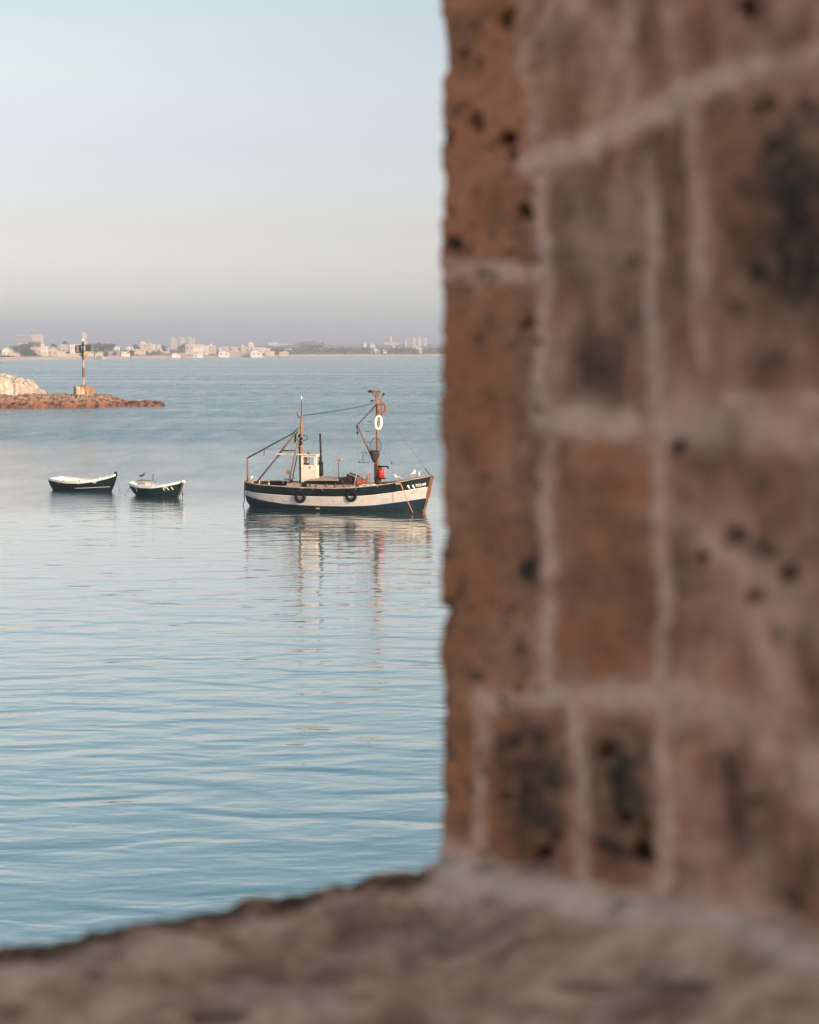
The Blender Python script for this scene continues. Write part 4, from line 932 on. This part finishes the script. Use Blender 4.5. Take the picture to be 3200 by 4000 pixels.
rb1, hp1, zs1, pl1, rw1 = rowboat(c_ + Vector((.13, .35, 0)), ang, 4.62, 1.95, [(0, .70), (.15, .62), (.35, .57), (.6, .60), (.8, .74), (.92, .90), (1, 1.06)], "longer dark green rowing boat with white inside, leftmost of the moored boats", True, GREEN2, True, False)
q = MB(); q.ell((2.24, 0, 1.12), (.10, .07, .10)); q.build('stem_head', DKG, rb1)
q = MB(); q.tube([(.72, .5, .62), (.72, .5, .80)], .05, 8); q.build('bollard', WPAINT, rb1); q = MB(); q.tube([(1.52, .2, .70), (1.52, .2, .98)], .03, 6); q.build('bollard', WPAINT, rb1)
q = MB(); q.beam((1.5, -.50, .855), (2.15, -.17, .985), .05, .03); q.build('worn_gunwale_strip', ORG, rb1)
s_, b_ = rowpos(524, 1934), rowpos(700, 1946); c2 = (s_ + b_) / 2; ang2 = math.atan2(b_.y - s_.y, b_.x - s_.x)
rb2, hp2, zs2, pl2, rw2 = rowboat(c2 + Vector((-.02, .35, 0)), ang2, 3.95, 1.62, [(0, .70), (.15, .66), (.35, .60), (.6, .62), (.8, .74), (.92, .86), (1, .97)], "shorter green rowing boat with rounded stern and white gunwale", False, GREEN3, False, True)
for i, x in enumerate((.98, 1.20, 1.42)):
    q = MB(); sh = [(0, .5), (.05, .52), (.10, .36), (.13, .2), (.20, .05), (.15, .04), (.06, .18), (.01, .36)]; z0 = .37 + .03 * i
    sl = [hp2(x - .08 + a * .55, z0 + b * .5 * .8) for a, b in sh]; q.add(sl, [tuple(range(len(sh)))]); q.build('hull_mark', PALEM, rb2)
q = MB(); q.add([hp2(-.95, .50), hp2(-.91, .50), hp2(-.89, .24), hp2(-.92, .24)], [(0, 1, 2, 3)]); q.build('hull_mark', PALEM, rb2)
q = MB(); q.ell((1.97, -.02, .93), (.11, .15, .09), jit=.14); q.build('bow_fender', WPAINT, rb2, True)
q = MB(); q.box((-1.15, .25, .82), (1.0, .30, .03)); q.build('stern_board', GWOOD, rb2)
q = MB(); q.tube([(-1.35, .25, .80), (-1.35, .25, .95)], .035, 6); q.build('thole_post', GWOOD, rb2)
q = MB(); q.tube([(-.60, .3, .80), (-.56, .3, 1.20)], .022, 6); q.tube([(-.50, .3, .80), (-.53, .3, 1.24)], .018, 6); q.beam((-.62, .3, 1.10), (-.47, .3, 1.20), .03, .03); q.build('oar_crutch', GWOOD, rb2)
for x in (-.25, 1.45, 1.72): q = MB(); q.tube([(x, .2, .6), (x, .2, .95)], .022, 6); q.build('thole_pin', GALV, rb2)
def rbw(c, an, v): return Vector((c.x + v[0] * math.cos(an) - v[1] * math.sin(an), c.y + v[0] * math.sin(an) + v[1] * math.cos(an), v[2]))
bird(rbw(rb2.location, ang2, (-1.35, .25, .95)), ang2 + R(60), "small dark bird perched on the stern post of the shorter rowing boat", .85, dark=True)
for lab, rb, an, pts, m_ in (
    ("thin pale rope drooping from the longer rowing boat's bow", rb1, ang, [(2.31, 0, .95), (2.5, -.05, .5), (2.6, -.1, .15), (2.75, -.15, -.1)], GALV),
    ("double dark rope hanging from the shorter rowing boat's bow", rb2, ang2, [(1.98, -.1, .9), (1.97, -.12, .5), (2.0, -.12, .2), (2.0, -.15, -.1)], DLINE),
    ("thin rope trailing from the shorter rowing boat's stern", rb2, ang2, [(-1.9, -.1, .62), (-1.98, -.15, .35), (-2.15, -.2, .12), (-2.3, -.25, -.05)], GALV)):
    r = empty('mooring_rope', rbw(rb.location, an, pts[0]), an, lab, 'rope'); o0 = Vector(pts[0]); q = MB(); q.tube([Vector(p) - o0 for p in pts], .014, 6); q.build('rope', m_, r)
    if 'double' in lab: q = MB(); q.tube([Vector((-.08, 0, 0)), Vector((-.12, 0, -.4)), Vector((-.02, 0, -.75)), Vector((.02, 0, -1.0))], .014, 6); q.ell((.01, 0, -.68), (.04, .04, .07)); q.build('knotted_end', m_, r)

# ------------------------------------------------------------------ fortress wall and sill
def stone_mat(name, cs, mort, dark, warm, sc=9.0):
    m = bpy.data.materials.new(name); m.use_nodes = True; n = m.node_tree.nodes; l = m.node_tree.links
    b = n['Principled BSDF']; b.inputs['Roughness'].default_value = .95; b.inputs['Specular IOR Level'].default_value = .2
    g = n.new('ShaderNodeNewGeometry')
    def noi(s, d, st=(1, 1, 1)):
        mp = n.new('ShaderNodeMapping'); mp.inputs['Scale'].default_value = st; l.new(g.outputs['Position'], mp.inputs[0])
        t = n.new('ShaderNodeTexNoise'); t.inputs['Scale'].default_value = s; t.inputs['Detail'].default_value = d; t.inputs['Roughness'].default_value = .6; l.new(mp.outputs[0], t.inputs['Vector']); return t.outputs[0]
    r1 = n.new('ShaderNodeValToRGB'); set_ramp(r1, [(.36, cs[0]), (.5, cs[1]), (.64, cs[2])]); l.new(noi(sc, 5, (1, 1, .7)), r1.inputs[0])
    def att(a): k = n.new('ShaderNodeAttribute'); k.attribute_name = a; return k.outputs['Fac']
    def mix(f, a, c):
        x = n.new('ShaderNodeMixRGB'); l.new(f, x.inputs[0]); l.new(a, x.inputs[1])
        if isinstance(c, tuple): x.inputs[2].default_value = (*c, 1)
        else: l.new(c, x.inputs[2])
        return x.outputs[0]
    c = mix(att('warm'), r1.outputs[0], warm)
    r2 = n.new('ShaderNodeValToRGB'); set_ramp(r2, [(.35, tuple(k * .82 for k in mort)), (.65, tuple(min(k * 1.12, 1) for k in mort))]); l.new(noi(22, 5), r2.inputs[0])
    c = mix(att('mortar'), c, r2.outputs[0]); c = mix(att('pit'), c, dark)
    l.new(c, b.inputs['Base Color'])
    bp = n.new('ShaderNodeBump'); bp.inputs['Distance'].default_value = .006; l.new(noi(60, 6), bp.inputs['Height']); l.new(bp.outputs[0], b.inputs['Normal'])
    return m
STONE = stone_mat("fort_stone", ((.24, .120, .084), (.50, .268, .192), (.70, .42, .31)), (.86, .60, .49), (.048, .044, .032), (.50, .215, .11), 8.0)
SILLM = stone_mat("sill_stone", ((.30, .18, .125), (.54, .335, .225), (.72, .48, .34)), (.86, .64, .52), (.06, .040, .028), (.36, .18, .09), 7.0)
def seg_mask(PX, PY, pts, wd_, soft=.55):
    """distance mask of a poly-line band in the wall's pattern coordinates"""
    m = np.zeros_like(PX)
    jx = (fbm(PX / 120, PY / 120, seed=31) - .5) * 70; jy = (fbm(PX / 120, PY / 120, seed=37) - .5) * 70
    for a, b in zip(pts[:-1], pts[1:]):
        ax, ay, bx_, by_ = a[0], a[1], b[0], b[1]; dx, dy = bx_ - ax, by_ - ay; L2_ = dx * dx + dy * dy
        t = np.clip(((PX + jx - ax) * dx + (PY + jy - ay) * dy) / L2_, 0, 1)
        d = np.hypot(PX + jx - ax - t * dx, PY + jy - ay - t * dy)
        m = np.maximum(m, 1 - sstep(wd_ / 2 * .15, wd_ / 2 * 1.7, d))
    return m
def blob(PX, PY, x, y, rx, ry=None):
    ry = ry or rx; rx = rx * 1.15; ry = ry * 1.15; out = np.zeros_like(PX)
    sel = (np.abs(PX - x) < rx * 2) & (np.abs(PY - y) < ry * 2)
    if not sel.any(): return out
    px, py = PX[sel], PY[sel]; q = int(x) % 97; sc_ = max(rx, ry)
    j = 1.5 * (fbm(px / (sc_ * .8), py / (sc_ * .8), seed=q) - .5) + .7 * (fbm(px / 16, py / 16, seed=q + 5) - .5)
    out[sel] = 1 - sstep(.35, 1.15, np.hypot((px - x) / rx, (py - y) / ry) + j); return out
def soft_blob(PX, PY, x, y, rx, ry):
    j = 1.1 * (fbm(PX / 70, PY / 80, seed=int(x + y) % 89) - .5)
    return 1 - sstep(.15, 1.35, np.hypot((PX - x) / (rx * 1.15), (PY - y) / (ry * 1.15)) + j)
# plan of the jamb: outer face - corner - corner stone - splay towards the camera
def at(px, d): return np.array([(px - 1600) / F * d, d])
J0 = at(1730, 2.7); J1 = at(2120, 2.4); J2 = at(3200, 1.75); J3 = J2 + (J2 - J1) / np.linalg.norm(J2 - J1) * .45
outd = np.array([.894, .447]); Jm = J0 + outd * .5
plan_pts = [Jm, J0 + outd * .02, J0, J1, J2, J3]
cum = [0];
for a, b in zip(plan_pts[:-1], plan_pts[1:]): cum.append(cum[-1] + np.linalg.norm(b - a))
ss = np.concatenate([np.linspace(0, cum[1], 40)[:-1], np.linspace(cum[1], cum[2], 5)[:-1], np.linspace(cum[2], cum[5], 420)])
hh = np.linspace(-1.15, .85, 640)
S, Hh = np.meshgrid(ss, hh, indexing='ij')
bxx = np.interp(S, cum, [p[0] for p in plan_pts]); byy = np.interp(S, cum, [p[1] for p in plan_pts])
# outward (towards the opening) normal, smoothed round the corner
nx = np.interp(S, [0, cum[2] - .02, cum[2] + .02, cum[3], cum[5]], [-.447, -.447, -.75, -.55, -.50]); ny = np.interp(S, [0, cum[2] - .02, cum[2] + .02, cum[3], cum[5]], [.894, .5, -.35, -.83, -.86])
nl = np.hypot(nx, ny); nx /= nl; ny /= nl
PX = 1600 + bxx / byy * F; PY = HY - Hh / byy * F
face = (S > cum[2] - .001).astype(float)
mortar = np.zeros_like(PX)
BANDS = [([(2100, 600), (2128, 1000), (2115, 1400), (2130, 1700), (2138, 2300), (2140, 2720)], 58, .9), ([(1700, 1060), (1900, 1066), (2110, 1085)], 85, .95),
 ([(1760, 1062), (2100, 1062)], 30, .6),
 ([(2060, 640), (2300, 580), (2480, 480), (2624, 392), (2810, 306), (3000, 262), (3400, 150)], 105, .95), ([(2466, -200), (2470, 300), (2455, 520)], 60, .55),
 ([(2540, 620), (2550, 1100), (2575, 1700), (2590, 2500), (2590, 2900), (2600, 3480)], 66, .85), ([(2700, 440), (2730, 900), (2740, 1420)], 62, .7),
 ([(2130, 1650), (2560, 1655)], 120, 1.0), ([(2560, 1650), (2900, 1660), (3400, 1690)], 210, .75), ([(2850, 1545), (3300, 1560)], 60, .9), ([(1890, 2745), (2150, 2725)], 90, .8), ([(2140, 2700), (2600, 2730)], 120, 1.0), ([(2600, 2740), (2860, 2780), (3060, 2930), (3250, 3130)], 170, .7),
 ([(1885, 2740), (1882, 3100), (1885, 3400)], 52, .8), ([(2240, 2780), (2265, 3050), (2300, 3500)], 66, .95), ([(2670, 2040), (2900, 2200), (3220, 2480)], 120, .45),
 ([(2040, -200), (2060, 200), (2090, 600)], 70, .55), ([(1660, 3310), (1780, 3350), (1900, 3420)], 150, 1.0), ([(1900, 3430), (2345, 3500), (2763, 3540), (3300, 3700)], 110, .8),
 ([(3150, -100), (2980, 150)], 120, .4)]
for pts, wd_, k in BANDS: mortar = np.maximum(mortar, k * seg_mask(PX, PY, pts, wd_))
mortar *= np.clip(-.15 + 2.1 * fbm(PX / 110, PY / 110, oct=3, seed=61), .22, 1.0)
pit = np.zeros_like(PX)
PITS = [(1979, 70, 36, 44, 1), (1808, 209, 24, 30, .8), (1868, 478, 26, 34, 1), (1979, 538, 34, 34, 1), (2002, 612, 22, 42, .8), (2049, 826, 42, 36, 1), (2049, 740, 34, 30, .6), (1775, 955, 46, 30, .9), (1747, 529, 26, 36, .9), (1870, 780, 28, 30, .5), (2053, 1271, 40, 26, .7), (1862, 1333, 32, 28, .5),
 (2921, 18, 44, 50, 1), (2977, 110, 60, 44, .6), (2585, 280, 50, 50, .45), (2260, 420, 26, 60, .3), (2310, 260, 60, 110, .3), (3171, 417, 80, 50, .9), (2985, 420, 50, 40, .7), (3078, 538, 60, 80, .8), (3120, 720, 170, 210, .85), (3130, 1000, 170, 260, .85), (3040, 620, 80, 120, .6), (3000, 900, 90, 150, .5), (2955, 1045, 55, 60, .8), (3190, 1170, 60, 70, .85), (2890, 1210, 46, 40, .6), (2475, 1020, 38, 42, .6), (2260, 820, 50, 90, .45), (2480, 1240, 46, 60, .4), (2336, 1447, 70, 60, .6), (2200, 1500, 60, 60, .25), (2656, 1750, 44, 46, 1), (2735, 1830, 50, 36, .5), (3040, 1430, 80, 60, .5), (2620, 830, 30, 90, .4), (2640, 1090, 34, 80, .45), (2050, 1640, 30, 70, .4), (1830, 1740, 34, 40, .35),
 (2976, 2158, 62, 52, 1), (2874, 2102, 50, 38, .8), (3083, 2250, 40, 40, .85), (2744, 2185, 36, 38, .95), (2957, 2325, 36, 36, .75), (3050, 2500, 50, 60, .75), (2860, 2510, 60, 40, .4), (2067, 2223, 44, 85, .8), (2040, 2560, 30, 90, .5), (1752, 2371, 24, 50, .8), (1800, 2290, 28, 50, .4), (2480, 2250, 60, 90, .4), (2530, 2060, 40, 50, .45), (2370, 2540, 46, 30, .4), (1745, 2780, 20, 40, .7), (1745, 2150, 18, 40, .6),
 (2000, 2900, 70, 50, .7), (2080, 3050, 130, 200, .65), (1970, 3120, 50, 26, .7), (2110, 3200, 70, 60, .8), (2180, 3260, 30, 50, .7), (2120, 3350, 44, 46, 1), (1960, 2980, 40, 30, .5), (2373, 2937, 44, 40, .9), (2440, 3080, 120, 210, .7), (2400, 3120, 70, 90, .6), (2448, 3197, 44, 40, .9), (2517, 3330, 44, 56, 1), (2390, 3300, 60, 46, .7), (2530, 3230, 30, 50, .7), (2819, 2983, 66, 84, .8), (2939, 3132, 84, 66, .8), (2990, 3210, 90, 60, .5), (3115, 3484, 90, 110, .75), (3050, 3420, 60, 90, .6), (3180, 3350, 60, 70, .5), (3200, 2850, 60, 80, .35)]
stain = np.zeros_like(PX)
for x, y, rx, ry, k in PITS:
    if max(rx, ry) > 56 or k < .65: stain = np.maximum(stain, k * soft_blob(PX, PY, x, y, rx, ry))
    else: pit = np.maximum(pit, k * blob(PX, PY, x, y, rx, ry))
stain *= np.clip(.25 + 1.7 * (fbm(PX / 42, PY / 46, oct=4, seed=131) - .18), .15, 1.15)
for x, y, rx, ry, k in [(3120, 820, 230, 420, .8), (3180, 1000, 150, 300, .8), (2075, 3080, 140, 260, .75), (2440, 3120, 130, 260, .8), (2330, 1430, 130, 170, .5), (2060, 1650, 60, 700, .35), (2640, 950, 60, 420, .35), (2980, 3250, 220, 260, .55), (2330, 1000, 170, 320, .28), (3150, 2300, 120, 500, .35), (2350, 2200, 150, 380, .3)]:
    stain = np.maximum(stain, k * soft_blob(PX, PY, x, y, rx, ry) * np.clip(3.2 * (fbm(PX / 62, PY / 68, oct=4, seed=137) - .27), .08, 1))
pit = np.maximum(pit, .38 * sstep(.52, .72, fbm(PX / 150, PY / 190, seed=71)) * (1 - mortar)) * face
pit = pit * (1 - .6 * mortar); stain = stain * face * (1 - .35 * mortar)
warm = np.clip(sstep(2180, 1950, PX) * .55 + .45 * sstep(.52, .72, fbm(PX / 170, PY / 190, seed=81)), 0, .85)
def rect(x0, x1, y0, y1, f=55):
    jx = (fbm(PX / 120, PY / 120, seed=31) - .5) * 70; X_, Y_ = PX + jx, PY + jx
    return sstep(x0 - f, x0 + f, X_) * sstep(x1 + f, x1 - f, X_) * sstep(y0 - f, y0 + f, Y_) * sstep(y1 + f, y1 - f, Y_)
for x0, x1, y0, y1, dw, ds in [(2130, 2540, 640, 1640, .0, .20), (2560, 2710, 520, 1480, .25, .22), (2740, 3400, 420, 1560, .1, .22), (2150, 2580, 1740, 2680, .60, .06), (1700, 2110, 1120, 2700, .15, .12), (1700, 2110, -200, 1020, .30, -.2), (1900, 2230, 2800, 3420, .35, .22), (2280, 2580, 2800, 3480, .30, .26), (1700, 1870, 2740, 3350, .45, -.1), (2480, 3100, -200, 300, .0, -.25)]:
    m_ = rect(x0, x1, y0, y1); warm = np.clip(warm + dw * m_, 0, .95)
    stain = np.clip(stain + (ds * m_ * (1 - .7 * mortar) * (.6 + .8 * fbm(PX / 40, PY / 46, seed=141)) if ds > 0 else ds * m_ * stain * 2), 0, 1)
disp = .010 * (fbm(bxx * 14, Hh * 14, byy * 14, seed=91) - .5) * 2 + .004 * (fbm(bxx * 55, Hh * 55, byy * 55, oct=3, seed=95) - .5) * 2 + .002 * mortar - .030 * pit * sstep(.3, 1, pit)
edge_in = np.interp(PY, [-200, 0, 300, 560, 700, 950, 1030, 1200, 2000, 2900, 3150, 3300, 3500], [.006, .004, .002, .002, .004, .003, .006, .004, 0, -.002, 0, .006, .02])
sm_ = fbm(PX / 34, PY / 34, seed=73); pit = np.maximum(pit, .75 * sstep(.64, .72, sm_) * (PX < 2130) * face)
near = np.exp(-((S - cum[2]) / .03) ** 2)
disp = disp + near * (edge_in + .0055 * (fbm(Hh * 26, Hh * 0, oct=5, seed=97) - .5) * 2 - .009 * sstep(.66, .75, vnoise(Hh * 14, Hh * 0, seed=98)))
WX, WY, WZ = bxx + nx * disp, byy + ny * disp, HC + Hh
wall = empty('stone_wall', (J1[0], J1[1], 0), 0, "rough brown stone fort wall with pale mortar joints filling the right side", 'stone wall')
def rp(o): o.location = -wall.location; return o
o = grid_mesh("masonry_face", WX, WY, WZ, STONE, {'mortar': mortar * .77, 'pit': np.clip(np.maximum(pit, stain * 1.03), 0, 1), 'warm': warm}, wall); rp(o)
core = MB(); C0 = J0 + np.array([.035, .01]); C1 = J1 + np.array([.02, .03]); C3 = J3 + np.array([.01, .02])
foot = [C0, C1, C3, (1.55, .75), (1.55, -3.2), (4.2, -3.2), (4.2, 3.95)]  # unseen return at the right added to keep sun off jamb and sill
foot = [tuple(map(float, p)) for p in foot]; nf_ = len(foot)
core.add([(x, y, -1.0) for x, y in foot] + [(x, y, HC + 1.55) for x, y in foot], [tuple(range(nf_)), tuple(range(2 * nf_ - 1, nf_ - 1, -1))] + [(i, (i + 1) % nf_, (i + 1) % nf_ + nf_, i + nf_) for i in range(nf_)])
rp(core.build("wall_core_sun_block", mat("fort_stone_plain", (.24, .14, .10), (.34, .21, .16), scale=7, rough=.95, bump=.02), wall))
# sill
SH = -2005 / F * 2.7
ux = np.linspace(0, 1, 520); 
def edge_xy(t):   # outer sill edge, from far left to the jamb and on under the wall
    a = J0 + np.array([0.0, 0.0]); b = a - outd * 4.6; c = a + outd * .6
    return b[0] + (c[0] - b[0]) * t, b[1] + (c[1] - b[1]) * t
T_ = np.concatenate([np.linspace(0, .4, 160)[:-1], np.linspace(.4, 1, 660)]); V_ = np.concatenate([np.linspace(-.5, 0, 30)[:-1], np.linspace(0, 1.6, 460)])
Tg, Vg = np.meshgrid(T_, V_, indexing='ij'); ex, ey = edge_xy(Tg)
inx, iny = .447, -.894
Vp = np.maximum(Vg, 0)
SX = ex + inx * Vp; SY = ey + iny * Vp
SPX = 1600 + SX / np.maximum(SY, .3) * F; SPY = HY - SH / np.maximum(SY, .3) * F
SZ = HC + SH + .006 + .257 * (np.clip(SX, 0, .56) / .504) ** 1.28
SZ = SZ + (.005 + .011 * sstep(0, .3, Vp)) * (fbm(SX * 7, SY * 7, seed=101) - .5) * 2 + .006 * (fbm(SX * 30, SY * 30, seed=103) - .5) * 2
SZ = SZ - .006 * np.exp(-(Vp / .012) ** 1.0) + np.where(Vg < 0, Vg * 3.0, 0)
SX = SX + np.where(Vg < 0, -.01 * 0, 0); wob = (fbm(Tg * 49, Tg * 0, seed=107) - .5) * .016
SX = SX - inx * wob * np.exp(-Vp / .05); SY = SY - iny * wob * np.exp(-Vp / .05)
SPY2 = HY - (SZ - HC) / np.maximum(SY, .3) * F; SPX2 = 1600 + SX / np.maximum(SY, .3) * F
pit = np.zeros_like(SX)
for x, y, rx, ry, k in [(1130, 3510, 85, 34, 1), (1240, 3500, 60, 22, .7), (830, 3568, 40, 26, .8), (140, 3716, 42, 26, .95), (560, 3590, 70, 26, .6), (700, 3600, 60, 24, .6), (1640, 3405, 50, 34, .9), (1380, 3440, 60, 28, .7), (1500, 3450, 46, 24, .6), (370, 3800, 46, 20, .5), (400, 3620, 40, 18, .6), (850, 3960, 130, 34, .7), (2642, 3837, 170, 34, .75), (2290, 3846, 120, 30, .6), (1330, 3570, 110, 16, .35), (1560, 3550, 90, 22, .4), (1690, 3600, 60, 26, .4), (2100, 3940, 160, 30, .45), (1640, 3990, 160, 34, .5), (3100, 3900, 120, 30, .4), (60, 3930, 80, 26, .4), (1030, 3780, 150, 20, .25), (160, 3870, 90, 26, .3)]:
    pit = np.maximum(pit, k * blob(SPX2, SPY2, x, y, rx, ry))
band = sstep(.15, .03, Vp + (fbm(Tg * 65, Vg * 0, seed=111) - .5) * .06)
pit = np.maximum(pit, .9 * band * sstep(.36, .6, fbm(SX * 22, SY * 22, seed=113))); pit = np.maximum(pit, .35 * sstep(.58, .70, fbm(SX * 15, SY * 15, seed=119)))  # shade of the sill's pits and rim put into the colour, with dark lichen
mort = np.zeros_like(SX)
for pts, wd_, k in [([(1660, 3330), (1790, 3400), (1850, 3470)], 130, 1), ([(1680, 3510), (1780, 3520)], 50, .8), ([(1850, 3440), (2100, 3500), (2345, 3530), (2500, 3560)], 120, .9), ([(2600, 3560), (2800, 3590), (3000, 3680), (3300, 3780)], 110, .8), ([(0, 3780), (200, 3790)], 80, .4), ([(950, 3600), (1080, 3610)], 50, .4), ([(1150, 3930), (1450, 3940)], 70, .35)]:
    mort = np.maximum(mort, k * seg_mask(SPX2, SPY2, pts, wd_))
mort = np.maximum(mort * .85, .22 * sstep(.52, .7, fbm(SX * 8, SY * 8, seed=121)))
wrm = np.clip(band * .8 + .8 * blob(SPX2, SPY2, 910, 3685, 60, 30), 0, .9)
SZ = SZ - .012 * pit
sill = empty('stone_sill', (-.3, 1.5, 0), 0, "worn rough stone ledge running along the bottom of the view", 'stone ledge')
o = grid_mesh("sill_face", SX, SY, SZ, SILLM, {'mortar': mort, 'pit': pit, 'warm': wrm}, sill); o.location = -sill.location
core = MB(); a = J0 - outd * 4.6; b = J0 + outd * .6
fp = [a + np.array([inx, iny]) * .03, b + np.array([inx, iny]) * .03, b + np.array([inx, iny]) * 1.6, a + np.array([inx, iny]) * 1.6]; fp = [tuple(map(float, p)) for p in fp]
core.add([(x, y, -1.0) for x, y in fp] + [(x, y, HC + SH - .06) for x, y in fp], [(0, 1, 2, 3), (7, 6, 5, 4)] + [(i, (i + 1) % 4, (i + 1) % 4 + 4, i + 4) for i in range(4)])
o = core.build("sill_core", bpy.data.materials["fort_stone_plain"], sill); o.location = -sill.location

tr = MB(); tr.box((-3.2, -4.2, HC - 1.9), (9.4, 10.4, .3))
tag(tr.build("bounce_terrace", mat("bounce_terrace_stone", (.42, .34, .27), (.50, .42, .34), scale=2, rough=.9)), kind='structure')  # unseen floor added behind the camera to bounce sunlight onto the wall
# ------------------------------------------------------------------ haze
hz = MB(); hz.box((0, 2395, 35), (4900, 4820, 78))
hzo = hz.build("haze", []); tag(hzo, "thin pale haze over the bay", "haze", kind='stuff')
hm_ = bpy.data.materials.new("haze_air"); hm_.use_nodes = True; n = hm_.node_tree.nodes; n.remove(n['Principled BSDF'])
pv = n.new('ShaderNodeVolumePrincipled'); pv.inputs['Density'].default_value = HAZE if 'HAZE' in globals() else .00034
pv.inputs['Color'].default_value = (.70, .78, .95, 1); pv.inputs['Anisotropy'].default_value = .1
hm_.node_tree.links.new(pv.outputs[0], n['Material Output'].inputs['Volume']); hzo.data.materials.append(hm_)
